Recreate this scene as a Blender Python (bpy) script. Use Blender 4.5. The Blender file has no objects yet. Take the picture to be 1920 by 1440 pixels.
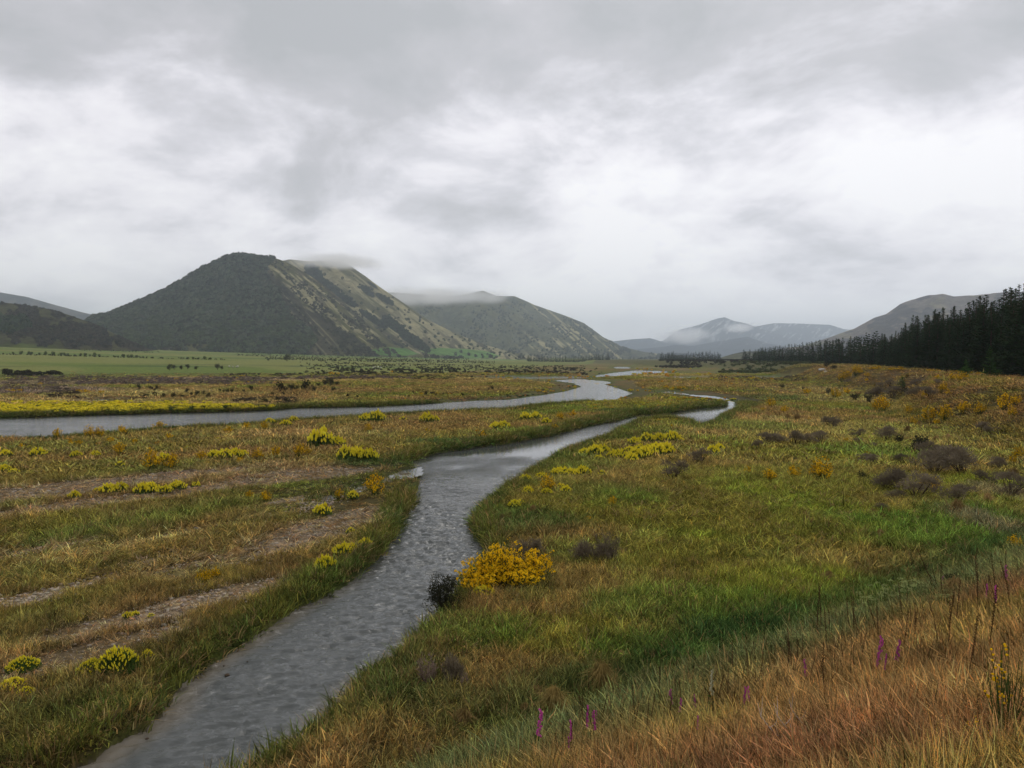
import bpy, math, random
import numpy as np
from mathutils import Vector, Matrix

random.seed(7)
RS = np.random.RandomState(11)
R = math.radians

# ------------------------------------------------------------------ camera, world, sun, exposure
SC = bpy.context.scene
COL = SC.collection
EYE = 8.0
F = 1480.0          # focal length in units of the 1920-wide frame
HY = 672.0          # horizon row in the 1440-high frame
cam_d = bpy.data.cameras.new('camera')
cam_d.sensor_width = 36.0
cam_d.lens = 36.0 * F / 1920.0
cam_d.clip_start = 0.1
cam_d.clip_end = 60000
cam = bpy.data.objects.new('camera', cam_d)
COL.objects.link(cam)
cam.location = (0, 0, EYE)
cam.rotation_euler = (R(90) - math.atan((720.0 - HY) / F), 0, 0)
SC.camera = cam

SUN_EL, SUN_AZ = R(48), R(25)
world = bpy.data.worlds.new('World')
SC.world = world
world.use_nodes = True
wn = world.node_tree
wn.nodes.clear()


def N(nt, kind, **kw):
    n = nt.nodes.new(kind)
    for k, v in kw.items():
        if k.startswith('i_'):
            key = k[2:].replace('_', ' ')
            n.inputs[key].default_value = v
        else:
            setattr(n, k, v)
    return n


def MA(nt, op, a=None, b=None, c=None, clamp=False):
    n = nt.nodes.new('ShaderNodeMath')
    n.operation = op
    n.use_clamp = clamp
    for i, v in enumerate((a, b, c)):
        if v is None:
            continue
        if isinstance(v, (int, float)):
            n.inputs[i].default_value = v
        else:
            nt.links.new(v, n.inputs[i])
    return n.outputs[0]


def RAMP(nt, fac, stops, interp='LINEAR'):
    n = nt.nodes.new('ShaderNodeValToRGB')
    n.color_ramp.interpolation = interp
    el = n.color_ramp.elements
    while len(el) < len(stops):
        el.new(0.5)
    for e, (p, c) in zip(el, stops):
        e.position = p
        e.color = (c[0], c[1], c[2], 1) if not isinstance(c, float) else (c, c, c, 1)
    nt.links.new(fac, n.inputs[0])
    return n.outputs[0]


def MIXC(nt, fac, a, b, blend='MIX'):
    n = nt.nodes.new('ShaderNodeMix')
    n.data_type = 'RGBA'
    n.blend_type = blend
    for i, v in ((0, fac), (6, a), (7, b)):
        if isinstance(v, (int, float)):
            n.inputs[i].default_value = v
        elif isinstance(v, tuple):
            n.inputs[i].default_value = (v[0], v[1], v[2], 1)
        else:
            nt.links.new(v, n.inputs[i])
    return n.outputs[2]


def build_world():
    nt = wn
    L = nt.links
    tc = N(nt, 'ShaderNodeTexCoord')
    sep = N(nt, 'ShaderNodeSeparateXYZ')
    L.new(tc.outputs['Generated'], sep.inputs[0])
    z = MA(nt, 'MAXIMUM', sep.outputs[2], 0.0)
    den = MA(nt, 'ADD', z, 0.24)
    cx = MA(nt, 'DIVIDE', sep.outputs[0], den)
    cy = MA(nt, 'DIVIDE', sep.outputs[1], den)
    comb = N(nt, 'ShaderNodeCombineXYZ')
    L.new(cx, comb.inputs[0]); L.new(cy, comb.inputs[1])
    L.new(MA(nt, 'MULTIPLY', z, 2.0), comb.inputs[2])
    mp = N(nt, 'ShaderNodeMapping')
    mp.inputs['Location'].default_value = (3.1, 1.7, 0)
    mp.inputs['Rotation'].default_value = (0, 0, R(24))
    mp.inputs['Scale'].default_value = (0.72, 1.0, 1)
    L.new(comb.outputs[0], mp.inputs[0])
    big = N(nt, 'ShaderNodeTexNoise', i_Scale=1.25, i_Detail=4.0, i_Roughness=0.55, i_Distortion=0.3)
    L.new(mp.outputs[0], big.inputs['Vector'])
    fine = N(nt, 'ShaderNodeTexNoise', i_Scale=4.2, i_Detail=8.0, i_Roughness=0.6, i_Distortion=0.35)
    L.new(mp.outputs[0], fine.inputs['Vector'])
    mp2 = N(nt, 'ShaderNodeMapping')
    mp2.inputs['Scale'].default_value = (1.0, 1.0, 1.9)
    mp2.inputs['Location'].default_value = (7.43, 2.67, 3.19)
    mp2.inputs['Rotation'].default_value = (R(17), R(23), R(31))
    L.new(tc.outputs['Generated'], mp2.inputs[0])
    bil = N(nt, 'ShaderNodeTexNoise', i_Scale=4.6, i_Detail=12.0, i_Roughness=0.58, i_Distortion=0.25)
    L.new(mp2.outputs[0], bil.inputs['Vector'])
    v = MA(nt, 'ADD', MA(nt, 'MULTIPLY', big.outputs[0], 0.28), MA(nt, 'MULTIPLY', fine.outputs[0], 0.10))
    v = MA(nt, 'ADD', v, MA(nt, 'MULTIPLY', bil.outputs[0], 0.62))
    # the deck is thicker (greyer) overhead than along the break above the valley
    thick = N(nt, 'ShaderNodeMapRange', interpolation_type='SMOOTHSTEP')
    L.new(z, thick.inputs[0])
    thick.inputs[1].default_value = 0.22; thick.inputs[2].default_value = 0.40
    thick.inputs[3].default_value = 0.0; thick.inputs[4].default_value = 0.23
    v = MA(nt, 'SUBTRACT', v, thick.outputs[0])
    low = N(nt, 'ShaderNodeMapRange', interpolation_type='SMOOTHSTEP')
    L.new(z, low.inputs[0])
    low.inputs[1].default_value = 0.0; low.inputs[2].default_value = 0.17
    low.inputs[3].default_value = 0.055; low.inputs[4].default_value = 0.0
    v = MA(nt, 'ADD', v, low.outputs[0])
    # a heavier belly of the deck hangs over the hills ahead on the left
    db = N(nt, 'ShaderNodeVectorMath', operation='DOT_PRODUCT')
    L.new(tc.outputs['Generated'], db.inputs[0])
    db.inputs[1].default_value = Vector(((800 - 960) / F, 1.0, (HY - 455) / F)).normalized()
    bel = N(nt, 'ShaderNodeMapRange', interpolation_type='SMOOTHSTEP')
    L.new(db.outputs['Value'], bel.inputs[0])
    bel.inputs[1].default_value = math.cos(R(13)); bel.inputs[2].default_value = 1.0
    bel.inputs[3].default_value = 0.0; bel.inputs[4].default_value = 0.095
    v = MA(nt, 'SUBTRACT', v, bel.outputs[0])
    # the deck is thinnest towards the hidden sun, up the valley
    dt = N(nt, 'ShaderNodeVectorMath', operation='DOT_PRODUCT')
    L.new(tc.outputs['Generated'], dt.inputs[0])
    dt.inputs[1].default_value = Vector((0.13, 1.0, 0.27)).normalized()
    glow = N(nt, 'ShaderNodeMapRange', interpolation_type='SMOOTHSTEP')
    L.new(dt.outputs['Value'], glow.inputs[0])
    glow.inputs[1].default_value = 0.86; glow.inputs[2].default_value = 1.0
    glow.inputs[3].default_value = 0.0; glow.inputs[4].default_value = 0.055
    v = MA(nt, 'ADD', v, glow.outputs[0])
    col = RAMP(nt, v, [(0.28, (0.47, 0.475, 0.49)), (0.39, (0.575, 0.565, 0.59)), (0.45, (0.73, 0.715, 0.755)),
                       (0.50, (0.91, 0.885, 0.925)), (0.57, (1.05, 1.03, 1.045))])
    sky = N(nt, 'ShaderNodeTexSky')
    sky.sky_type = 'NISHITA'
    sky.sun_disc = False
    sky.sun_elevation = SUN_EL
    sky.sun_rotation = SUN_AZ
    bg1 = N(nt, 'ShaderNodeBackground', i_Strength=0.07)
    L.new(sky.outputs[0], bg1.inputs[0])
    bg2 = N(nt, 'ShaderNodeBackground', i_Strength=1.0)
    L.new(col, bg2.inputs[0])
    mx = N(nt, 'ShaderNodeMixShader')
    mx.inputs[0].default_value = 0.95       # closed cloud deck, very little clear sky through it
    L.new(bg1.outputs[0], mx.inputs[1]); L.new(bg2.outputs[0], mx.inputs[2])
    out = N(nt, 'ShaderNodeOutputWorld')
    L.new(mx.outputs[0], out.inputs[0])


build_world()
sun_d = bpy.data.lights.new('sun', 'SUN')
sun_d.energy = 1.2
sun_d.angle = R(28)
sun_d.color = (1.0, 0.96, 0.9)
sun = bpy.data.objects.new('sun', sun_d)
COL.objects.link(sun)
sd = Vector((math.sin(SUN_AZ) * math.cos(SUN_EL), math.cos(SUN_AZ) * math.cos(SUN_EL), math.sin(SUN_EL)))
sun.rotation_euler = sd.to_track_quat('Z', 'Y').to_euler()

SC.view_settings.view_transform = 'Standard'
SC.view_settings.look = 'None'
SC.view_settings.exposure = 0.1
SC.view_settings.gamma = 1.0
SC.view_settings.use_curve_mapping = False
cy_ = SC.cycles
cy_.use_denoising = True
cy_.max_bounces = 12
cy_.diffuse_bounces = 2
cy_.glossy_bounces = 2
cy_.transmission_bounces = 2
cy_.volume_bounces = 12
cy_.transparent_max_bounces = 8
cy_.volume_max_steps = 64
cy_.use_adaptive_sampling = False
cy_.adaptive_threshold = 0.02
cy_.use_light_tree = False

# ------------------------------------------------------------------ numeric noise
_T = np.random.RandomState(5).rand(256, 256)


def vnoise(x, y, s=0):
    x = np.asarray(x, float) + 37.17 * s
    y = np.asarray(y, float) + 11.53 * s
    xi = np.floor(x).astype(np.int64); yi = np.floor(y).astype(np.int64)
    fx = x - xi; fy = y - yi
    fx = fx * fx * (3 - 2 * fx); fy = fy * fy * (3 - 2 * fy)
    a = _T[xi & 255, yi & 255]; b = _T[(xi + 1) & 255, yi & 255]
    c = _T[xi & 255, (yi + 1) & 255]; d = _T[(xi + 1) & 255, (yi + 1) & 255]
    return (a * (1 - fx) + b * fx) * (1 - fy) + (c * (1 - fx) + d * fx) * fy


def fbm(x, y, o=4, s=0, g=0.5):
    t = 0.0; a = 1.0; n = 0.0
    for k in range(o):
        t = t + a * vnoise(x * 2 ** k, y * 2 ** k, s + k * 3)
        n += a; a *= g
    return t / n          # 0..1, mean .5


def sm(a, b, x):
    t = np.clip((np.asarray(x, float) - a) / (b - a), 0, 1)
    return t * t * (3 - 2 * t)


# ------------------------------------------------------------------ camera projection: an image pixel gives a place on the ground
def G(px, py, z=0.0):
    Y = (EYE - z) * F / max(py - HY, 0.5)
    return ((px - 960.0) / F * Y, Y)


WL = -0.42      # water level

def poly_from(far, near, extra=()):
    return [G(a, b, WL) for a, b in far] + list(extra) + [G(a, b, 0.05) for a, b in near]


# near stream: left bank from the far end down to the camera's left, then the right bank back up
S_left = [(1232, 734), (1270, 738), (1325, 743), (1374, 751), (1350, 762), (1300, 768), (1250, 776), (1190, 779), (1150, 790), (1095, 801),
          (1040, 815), (960, 832), (900, 839), (820, 851), (757, 868), (783, 882), (784, 905), (768, 955), (742, 1010),
          (700, 1062), (640, 1107), (560, 1142), (470, 1202), (392, 1250), (335, 1292), (300, 1350), (160, 1440)]
S_right = [(395, 1440), (450, 1418), (520, 1380), (570, 1345), (612, 1308), (660, 1262), (722, 1222), (770, 1185), (812, 1150),
           (838, 1118), (870, 1078), (918, 1032), (902, 1003), (890, 970), (899, 944), (932, 920), (975, 893), (1010, 868),
           (1062, 840), (1130, 818), (1175, 797), (1200, 785), (1250, 782), (1306, 788), (1312, 796), (1334, 788), (1358, 775),
           (1394, 763), (1400, 757), (1368, 747), (1310, 738), (1262, 731)]
STREAM = [G(a, b, WL) for a, b in S_left] + [(-13.5, 11.2), (-24, 2), (-60, -28), (-58, -32), (-21, -2), (-10.6, 8.8)] + [G(a, b, 0.12) for a, b in S_right]
M_far = [(-160, 787), (0, 785), (200, 778), (400, 773), (500, 770), (560, 765), (700, 763), (800, 757), (900, 752), (960, 750),
         (1020, 741), (1070, 733), (1097, 725), (1085, 719), (1045, 714), (1080, 711)]
M_near = [(1142, 713), (1128, 718), (1150, 724), (1180, 733), (1150, 744), (1080, 751), (1010, 759), (960, 766), (860, 770), (780, 773),
          (700, 778), (620, 783), (540, 787), (450, 795), (350, 800), (280, 804), (180, 813), (100, 819), (0, 822), (-160, 826)]
RIVER = [G(a, b, WL) for a, b in M_far] + [G(a, b, 0.15) for a, b in M_near]
SLIVERS = [
    [(912, 706.5), (960, 705), (1000, 706), (1062, 705.5), (1100, 706), (1098, 707.5), (1000, 708.5), (985, 710), (950, 708.5)],
    [(1120, 703.5), (1150, 699), (1195, 694), (1240, 695.5), (1252, 697.5), (1200, 699.5), (1180, 702.5), (1140, 704), (1110, 706)],
    [(1150, 688), (1175, 687.5), (1180, 690), (1158, 690.8)],
    [(1258, 707.5), (1290, 706), (1294, 708), (1262, 709)],
    [(1412, 706.5), (1450, 705.5), (1470, 707.5), (1420, 709)],
    [(190, 748.5), (200, 747), (212, 749), (200, 750.8)],
    [(1172, 826), (1200, 822), (1222, 820), (1200, 826), (1180, 828.5)],
    [(708, 905), (735, 893), (757, 884), (788, 878), (788, 892), (765, 899), (735, 902), (715, 912)],
    [(652, 927), (675, 915), (700, 908), (708, 912), (690, 918), (662, 930)],
    [(606, 939), (616, 931), (622, 936), (610, 945)],
]
SL_W = [[G(a, b, WL * 0.5) for a, b in p] for p in SLIVERS]
WATERS = [STREAM, RIVER] + SL_W
MARSH = SL_W[7:]


def poly_sd(poly, X, Y):
    """signed distance, negative inside"""
    P = np.array(poly); Q = np.roll(P, -1, axis=0)
    d2 = np.full(X.shape, 1e18)
    ins = np.zeros(X.shape, bool)
    for (ax, ay), (bx, by) in zip(P, Q):
        ex, ey = bx - ax, by - ay
        wx, wy = X - ax, Y - ay
        t = np.clip((wx * ex + wy * ey) / (ex * ex + ey * ey + 1e-12), 0, 1)
        dx = wx - t * ex; dy = wy - t * ey
        np.minimum(d2, dx * dx + dy * dy, out=d2)
        c = ((ay > Y) != (by > Y))
        if abs(ey) > 1e-12:
            c &= (X < ex * (Y - ay) / ey + ax)
            ins ^= c
    d = np.sqrt(d2)
    return np.where(ins, -d, d)


def water_sd(X, Y):
    X = np.asarray(X, float); Y = np.asarray(Y, float)
    shp = X.shape
    X = X.ravel(); Y = Y.ravel()
    out = np.full(X.shape, 999.0)
    for p in WATERS:
        P = np.array(p)
        m = 12
        sel = np.where((X > P[:, 0].min() - m) & (X < P[:, 0].max() + m) & (Y > P[:, 1].min() - m) & (Y < P[:, 1].max() + m))[0]
        if len(sel) == 0:
            continue
        x, y = X[sel], Y[sel]
        wob = 0.06 * np.clip(np.hypot(x, y) / 16, 1, 14)
        xx = x + wob * (fbm(x / wob / 8, y / wob / 8, 3, 9) - .5) * 4
        yy = y + wob * (fbm(x / wob / 8, y / wob / 8, 3, 19) - .5) * 4
        out[sel] = np.minimum(out[sel], poly_sd(p, xx, yy))
    return out.reshape(shp)


FOOT_Y = [20, 36, 52, 90, 134, 190, 250, 330, 423, 540, 660, 845, 987, 1500, 40000]
FOOT_X = [12, 25, 35, 49, 63, 80, 97, 114, 137, 155, 150, 137, 133, 120, 120]
EDGE_Y = [20, 60, 95, 118, 150, 193, 250, 326, 444, 560, 740, 845, 987, 1500, 40000]
EDGE_X = [40, 56, 64, 70, 80, 93, 111, 131, 158, 182, 190, 172, 165, 160, 160]
def marsh_sd(X, Y):
    out = np.full(np.shape(X), 99.)
    m = (np.abs(X + 14) < 26) & (Y > 15) & (Y < 80)
    if m.any():
        q = np.full(int(m.sum()), 99.)
        for p in MARSH:
            q = np.minimum(q, poly_sd(p, np.asarray(X)[m], np.asarray(Y)[m]))
        out[m] = q
    return out


EN = np.array([-0.605, 0.797])   # outward normal of the road bank


def terrace(X, Y):
    fx = np.interp(Y, FOOT_Y, FOOT_X); ex = np.interp(Y, EDGE_Y, EDGE_X)
    w = (fbm(X / 22, Y / 40, 3, 31) - .5) * 14 * sm(40, 110, Y)
    t = np.clip((X + w - fx) / np.maximum(ex - fx, 4), 0, 1)
    return 0.35 * t + 0.65 * (t * t * (3 - 2 * t))


def height(X, Y, sd=None):
    X = np.asarray(X, float); Y = np.asarray(Y, float)
    r = np.hypot(X, Y)
    n = EN[0] * X + EN[1] * Y
    h = 0.22 * (fbm(X / 9, Y / 9, 3, 1) - .45) + 0.10 * (fbm(X / 1.3, Y / 1.3, 2, 2) - .5) * sm(200, 60, r)
    h = np.where(True, h - .30 * sm(7, .5, marsh_sd(X, Y)), h)
    # shallow old channels on the left flat
    oc = np.abs(np.sin((X * 0.35 - Y * 0.62) / 9 + 2 * fbm(X / 25, Y / 25, 2, 4)))
    h = h - 0.18 * (1 - oc) * sm(0, 8, -X + 2) * sm(140, 70, Y)
    t = terrace(X, Y)
    th = t * (5.0 + 0.5 * (fbm(X / 14, Y / 14, 3, 5) - .5)) + 0.5 * (fbm(X / 6, Y / 6, 3, 6) - .5) * np.clip(4 * t * (1 - t), 0, 1)
    h = h + th
    e = np.clip(1 - (n - 0.2) / 12.6, 0, 1)
    emb = 5.0 * e + 0.25 * (fbm(X / 2.5, Y / 2.5, 3, 7) - .5) * sm(0, 0.15, e)
    ditch = -0.22 * np.exp(-((n - 13.6) / 0.9) ** 2)
    h = np.maximum(h + ditch, emb + 0.0)
    # fan of farmland rising to the left hills
    ratio = X / np.maximum(Y, 1)
    lm = np.interp(ratio, [-1.2, -.65, -.5, -.3, -.1, 0.02, 0.12], [1.6, 1.35, 1.1, .72, .32, .12, 0])
    h = h + np.maximum(r - 360, 0) * 0.0165 * lm * sm(340, 480, r) * sm(-200, 50, Y)
    if sd is None:
        sd = water_sd(X, Y)
    bw = np.interp(r, [16, 60, 136, 152, 260, 400], [.45, .6, 1.1, 12, 24, 30])
    bw = np.where((X < -3) & (Y < 30), 1.6, bw)
    tt = np.clip(sd / bw, 0, 1)
    tt = np.where(r < 150, np.sqrt(tt), tt)
    hb = (WL - 0.02) * (1 - tt) + h * tt
    inside = WL - 0.03 - np.minimum(1.0, -sd * 0.5)
    res = np.where(sd > 0, hb, inside)
    ms = marsh_sd(X, Y)
    pool = np.where(ms < 0, -.20 + .16 * (fbm(X / .7, Y / .7, 3, 340) - .5) * 2, -.15 + .15 * sm(0, 1.5, ms))
    return np.where((ms < 1.5) & ((sd > .6) | (ms < 0)), pool, res)


# old bars and patches on the ground: (image pixel column, row, half widths in pixels, colour, strength)
C_OLIVE = np.array([0.135, 0.122, 0.024]); C_GREEN = np.array([0.075, 0.118, 0.020]); C_DEEP = np.array([0.030, 0.062, 0.018])
C_BROWN = np.array([0.170, 0.112, 0.040]); C_GRAVEL = np.array([0.33, 0.245, 0.155]); C_ORANGE = np.array([0.205, 0.126, 0.048])
C_STRAW = np.array([0.33, 0.235, 0.10]); C_MAUVE = np.array([0.15, 0.115, 0.085]); C_FIELD = np.array([0.125, 0.165, 0.030])
C_FIELD2 = np.array([0.185, 0.195, 0.050]); C_LIME = np.array([0.145, 0.165, 0.020])
C_CLAY = np.array([.36, .29, .235])
PATCH = [
    (18, 1140, 50, 10, C_CLAY, .9), (62, 1120, 30, 8, C_CLAY, .9), (118, 1106, 40, 8, C_CLAY, .9), (160, 1094, 24, 6, C_CLAY, .8), (300, 1050, 40, 5, C_CLAY, .6), (250, 1065, 40, 5, C_CLAY, .5),
    (60, 925, 330, 22, C_GRAVEL, .95), (330, 925, 240, 14, C_GRAVEL, .7), (560, 890, 130, 16, C_GRAVEL, .55), (620, 985, 110, 26, C_GRAVEL, .8),
    (480, 1040, 150, 22, C_GRAVEL, .7), (380, 1130, 110, 26, C_GRAVEL, .85), (255, 1160, 120, 26, C_GRAVEL, .6), (160, 1230, 120, 36, C_GRAVEL, .55),
    (100, 1110, 120, 12, C_STRAW, .75), (40, 1040, 100, 14, C_GRAVEL, .7), (300, 1010, 130, 8, C_STRAW, .55), (420, 985, 120, 7, C_STRAW, .6),
    (190, 1040, 120, 10, C_STRAW, .4), (560, 935, 60, 6, C_STRAW, .7),
    (370, 960, 170, 16, C_GREEN, .75), (250, 990, 120, 20, C_GREEN, .7), (60, 1000, 90, 16, C_OLIVE, .7), (520, 965, 90, 14, C_DEEP, .6), (100, 975, 130, 10, C_OLIVE, .6),
    (330, 1080, 120, 12, C_OLIVE, .6), (80, 1150, 100, 14, C_OLIVE, .5), (640, 905, 100, 12, C_GREEN, .5), (60, 1340, 150, 30, C_DEEP, .7), (260, 1310, 110, 26, C_GREEN, .8),
    (220, 1250, 90, 30, C_DEEP, .55), (480, 1160, 120, 16, C_DEEP, .7), (640, 1070, 90, 16, C_GREEN, .7), (100, 1420, 120, 20, C_BROWN, .8), (300, 880, 60, 8, C_GREEN, .6),
    (420, 855, 120, 8, C_BROWN, .7), (150, 860, 200, 9, C_BROWN, .7), (600, 850, 150, 8, C_BROWN, .6), (800, 800, 160, 10, C_BROWN, .7), (560, 815, 200, 8, C_STRAW, .25),
    (700, 870, 70, 8, C_DEEP, .75), (860, 830, 100, 6, C_DEEP, .8), (1000, 812, 90, 6, C_GREEN, .7), (1230, 772, 120, 4, C_DEEP, .8), (1440, 745, 60, 5, C_DEEP, .6),
    (1560, 905, 180, 28, C_OLIVE, .5), (1700, 1000, 200, 36, C_GREEN, .9), (1480, 1000, 150, 40, C_OLIVE, .7), (1300, 1050, 130, 40, C_OLIVE, .8), (1500, 1110, 200, 36, C_LIME, .6),
    (1300, 1150, 200, 40, C_GREEN, .7), (1060, 1200, 140, 40, C_LIME, .5), (900, 1200, 100, 34, C_GREEN, .7), (760, 1290, 110, 50, C_DEEP, .55), (900, 1350, 130, 40, C_DEEP, .5),
    (1250, 1230, 160, 30, C_GREEN, .8), (1420, 1200, 140, 20, C_DEEP, .8), (1100, 1300, 160, 34, C_DEEP, .4), (1830, 970, 90, 20, C_GREEN, .9), (1850, 910, 90, 14, C_LIME, .8),
    (1380, 800, 120, 10, C_GREEN, .6), (1600, 780, 120, 8, C_BROWN, .3), (1650, 850, 120, 14, C_GREEN, .7), (1500, 860, 120, 12, C_OLIVE, .6), (1180, 900, 120, 22, C_BROWN, .35),
    (1000, 985, 100, 26, C_DEEP, .7), (1150, 930, 100, 20, C_DEEP, .35), (1260, 985, 120, 18, C_OLIVE, .8), (1080, 1010, 90, 16, C_BROWN, .5), (1080, 870, 80, 18, C_GREEN, .5),
    (1200, 810, 90, 10, C_GREEN, .5), (1900, 1000, 50, 50, C_MAUVE, .6), (1905, 930, 50, 24, C_MAUVE, .6),
    (120, 718, 260, 5, C_MAUVE, .7), (80, 733, 160, 6, C_MAUVE, .9), (430, 712, 180, 4, C_MAUVE, .8), (300, 735, 140, 4, C_STRAW, .45), (640, 712, 120, 4, C_STRAW, .35),
    (450, 745, 160, 5, C_BROWN, .9), (600, 733, 160, 5, C_BROWN, .8), (820, 732, 160, 6, C_BROWN, .6), (900, 715, 120, 4, C_BROWN, .5), (960, 722, 100, 4, C_OLIVE, .6),
    (1300, 720, 160, 6, C_BROWN, .5), (1500, 730, 80, 6, C_STRAW, .25), (1150, 755, 120, 6, C_OLIVE, .5),
]


def cover(X, Y, sd=None):
    """albedo of what grows or lies there, and sward height (m)"""
    X = np.asarray(X, float); Y = np.asarray(Y, float)
    r = np.hypot(X, Y)
    n = EN[0] * X + EN[1] * Y
    if sd is None:
        sd = water_sd(X, Y)
    a = fbm(X / 11, Y / 15, 4, 40)[..., None]
    b = fbm(X / 3.5, Y / 4.5, 3, 41)[..., None]
    c = fbm(X / 45, Y / 80, 4, 42)[..., None]
    k1 = sm(.38, .62, a); k2 = sm(.42, .66, b)
    col = C_OLIVE * (1 - k1) + C_BROWN * k1
    col = col * (1 - .55 * k2) + C_GREEN * .55 * k2
    k3 = sm(.5, .68, c)
    col = col * (1 - .45 * k3) + C_STRAW * .45 * k3
    lf = (sm(2, -6, X - 0.02 * Y) * sm(160, 110, Y))[..., None] * .38
    col = col * (1 - lf) + np.array([.165, .112, .045]) * lf
    # right of the stream is greener
    rm = (sm(-4, 6, X - 0.02 * Y) * sm(110, 60, Y))[..., None]
    mead = C_OLIVE * 1.0 * (1 - k2) + C_LIME * k2 * .8 + C_GREEN * k2 * .2
    mead = mead * (1 - .3 * k1) + C_STRAW * .3 * k1 * .7
    col = col * (1 - rm * .75) + mead * rm * .75
    hgt = np.full(X.shape, 0.26) + 0.25 * (a[..., 0] - .5)
    jit = 0.55 + 0.9 * fbm(X / np.maximum(r * .03, .5), Y / np.maximum(r * .06, .5), 3, 77)
    for (px, py, rx, ry, rgb, st) in PATCH:
        if px < 560 and py > 840 and (rgb is C_GREEN or rgb is C_DEEP): st = st * .45
        cx, cy = G(px, py)
        wx = rx * cy / F; wy = ry * cy * cy / (F * EYE)
        # bars trend along the valley
        sl = np.interp(py, [850, 900, 950, 1300], [0, .09, .27, .40]) * sm(780, 650, px) * cy / EYE
        dx = (X - cx) / wx; dy = (Y - cy - sl * (X - cx)) / wy
        m = (np.abs(dx) < 2.2) & (np.abs(dy) < 2.2)
        if not m.any():
            continue
        q = np.exp(-(dx[m] ** 2 + dy[m] ** 2) * .9) * jit[m] * 1.25
        k = (st * sm(.25, .75, q))[:, None]
        col[m] = col[m] * (1 - k) + rgb * k
        if rgb is C_GRAVEL or rgb is C_STRAW or rgb is C_CLAY:
            hgt[m] *= (1 - .75 * k[:, 0])
        if rgb is C_DEEP or rgb is C_GREEN:
            hgt[m] *= (1 + .35 * k[:, 0])
    # terrace front and top
    t = terrace(X, Y)
    ts = (sm(.02, .25, t) * sm(25, 45, Y))[..., None]
    slope_c = (C_ORANGE * .35 + C_BROWN * .5) * (1 - k2 * .75) + C_OLIVE * k2 * .75
    low = sm(.55, .12, t)[..., None]
    slope_c = slope_c * (1 - low * .6) + C_OLIVE * low * .6
    far_green = sm(300, 420, Y)[..., None]
    slope_c = slope_c * (1 - .75 * far_green) + np.array([.075, .085, .03]) * .75 * far_green
    col = col * (1 - ts) + slope_c * ts
    # farmland
    ratio = X / np.maximum(Y, 1)
    edge = np.interp(ratio, [-2, -.65, -.3, -.1, 0.0, 0.1, .13], [340, 350, 372, 395, 560, 1100, 3000]) + 25 * (c[..., 0] - .5)
    fk = (sm(-6, 10, r - edge) * sm(.16, .10, ratio))[..., None]
    band = sm(.42, .58, vnoise(r / 95 + ratio * 3, ratio * 5, 51))[..., None]
    fld = C_FIELD * (1 - band) + C_FIELD2 * band
    drk = (np.exp(-((r - np.interp(ratio, [-.7, -.3, 0], [520, 560, 700])) / 9) ** 2))[..., None]
    fld = fld * (1 - .75 * drk) + C_DEEP * .75 * drk
    for rr_, ww_, kk_ in ((428, 3, .5), (610, 5, .5), (800, 12, .45), (980, 16, .5), (1250, 22, .5)):
        lk = np.exp(-((r - rr_ - 30 * ratio - 20 * (c[..., 0] - .5)) / ww_) ** 2)[..., None] * kk_
        fld = fld * (1 - lk) + np.array([.05, .065, .03]) * lk
    col = col * (1 - fk) + fld * fk
    hgt = hgt * (1 - .7 * fk[..., 0])
    # bright paddocks on the fan under the second hill
    bp = (sm(1500, 1700, r) * sm(-.20, -.17, ratio) * sm(.02, -.02, ratio))[..., None]
    col = col * (1 - .7 * bp) + np.array([.13, .21, .05]) * .7 * bp
    # plain far away, dun
    fd = (sm(700, 1400, r) * (1 - fk[..., 0]) * (1 - ts[..., 0]))[..., None]
    col = col * (1 - .5 * fd) + np.array([.15, .13, .06]) * .5 * fd
    # road bank in the foreground
    hb_ = (sm(13.3, 12.3, n) )[..., None]
    herb = np.array([.085, .095, .036]) * (.6 + .8 * b)
    col = col * (1 - hb_) + herb * hb_
    hgt = hgt * (1 - hb_[..., 0]) + .42 * hb_[..., 0]
    e = sm(12.0, 8.3, n + (a[..., 0] - .5) * 4 + (b[..., 0] - .5) * 3)[..., None]
    kk = sm(.40, .62, fbm(X / 4, Y / 4, 3, 61))[..., None]
    oo = (C_ORANGE * (1 - kk) + np.array([.16, .085, .04]) * kk) * (0.7 + .6 * b)
    gg = sm(.52, .66, fbm(X / 1.8, Y / 1.8, 3, 60))[..., None] * .45
    oo = oo * (1 - gg) + C_OLIVE * 1.1 * gg
    gp = np.exp(-(((X - 3.6) / 1.3) ** 2 + ((Y - 5.2) / 1.6) ** 2))[..., None]
    oo = oo * (1 - gp * .8) + C_GREEN * gp * .8
    col = col * (1 - e) + oo * e
    hgt = hgt * (1 - e[..., 0]) + (.36 + .12 * (b[..., 0] - .5)) * e[..., 0]
    dk = (np.exp(-((n - 13.9) / 1.0) ** 2) * sm(-2, 3, X))[..., None]
    col = col * (1 - .8 * dk) + C_DEEP * .8 * dk
    # wet bank strip
    bwd = np.clip(r * .012, .7, 6)
    wk = (sm(1.6, .2, sd / bwd) * .75)[..., None] * (1 - rm * .35)
    col = col * (1 - wk) + (C_DEEP * .5 + C_GREEN * .5) * wk
    beach = ((sd < .7) & (X < -3) & (Y < 26))[..., None] * .6 * sm(.4, .6, b)
    col = col * (1 - beach) + C_BROWN * beach
    hgt = hgt * (1 - .45 * sm(1.0, .2, sd / bwd))
    return col, np.clip(hgt, .05, .7)


# ------------------------------------------------------------------ materials
MATS = {}


def new_mat(name):
    m = bpy.data.materials.new(name)
    m.use_nodes = True
    nt = m.node_tree
    nt.nodes.clear()
    out = N(nt, 'ShaderNodeOutputMaterial')
    return m, nt, out


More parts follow.
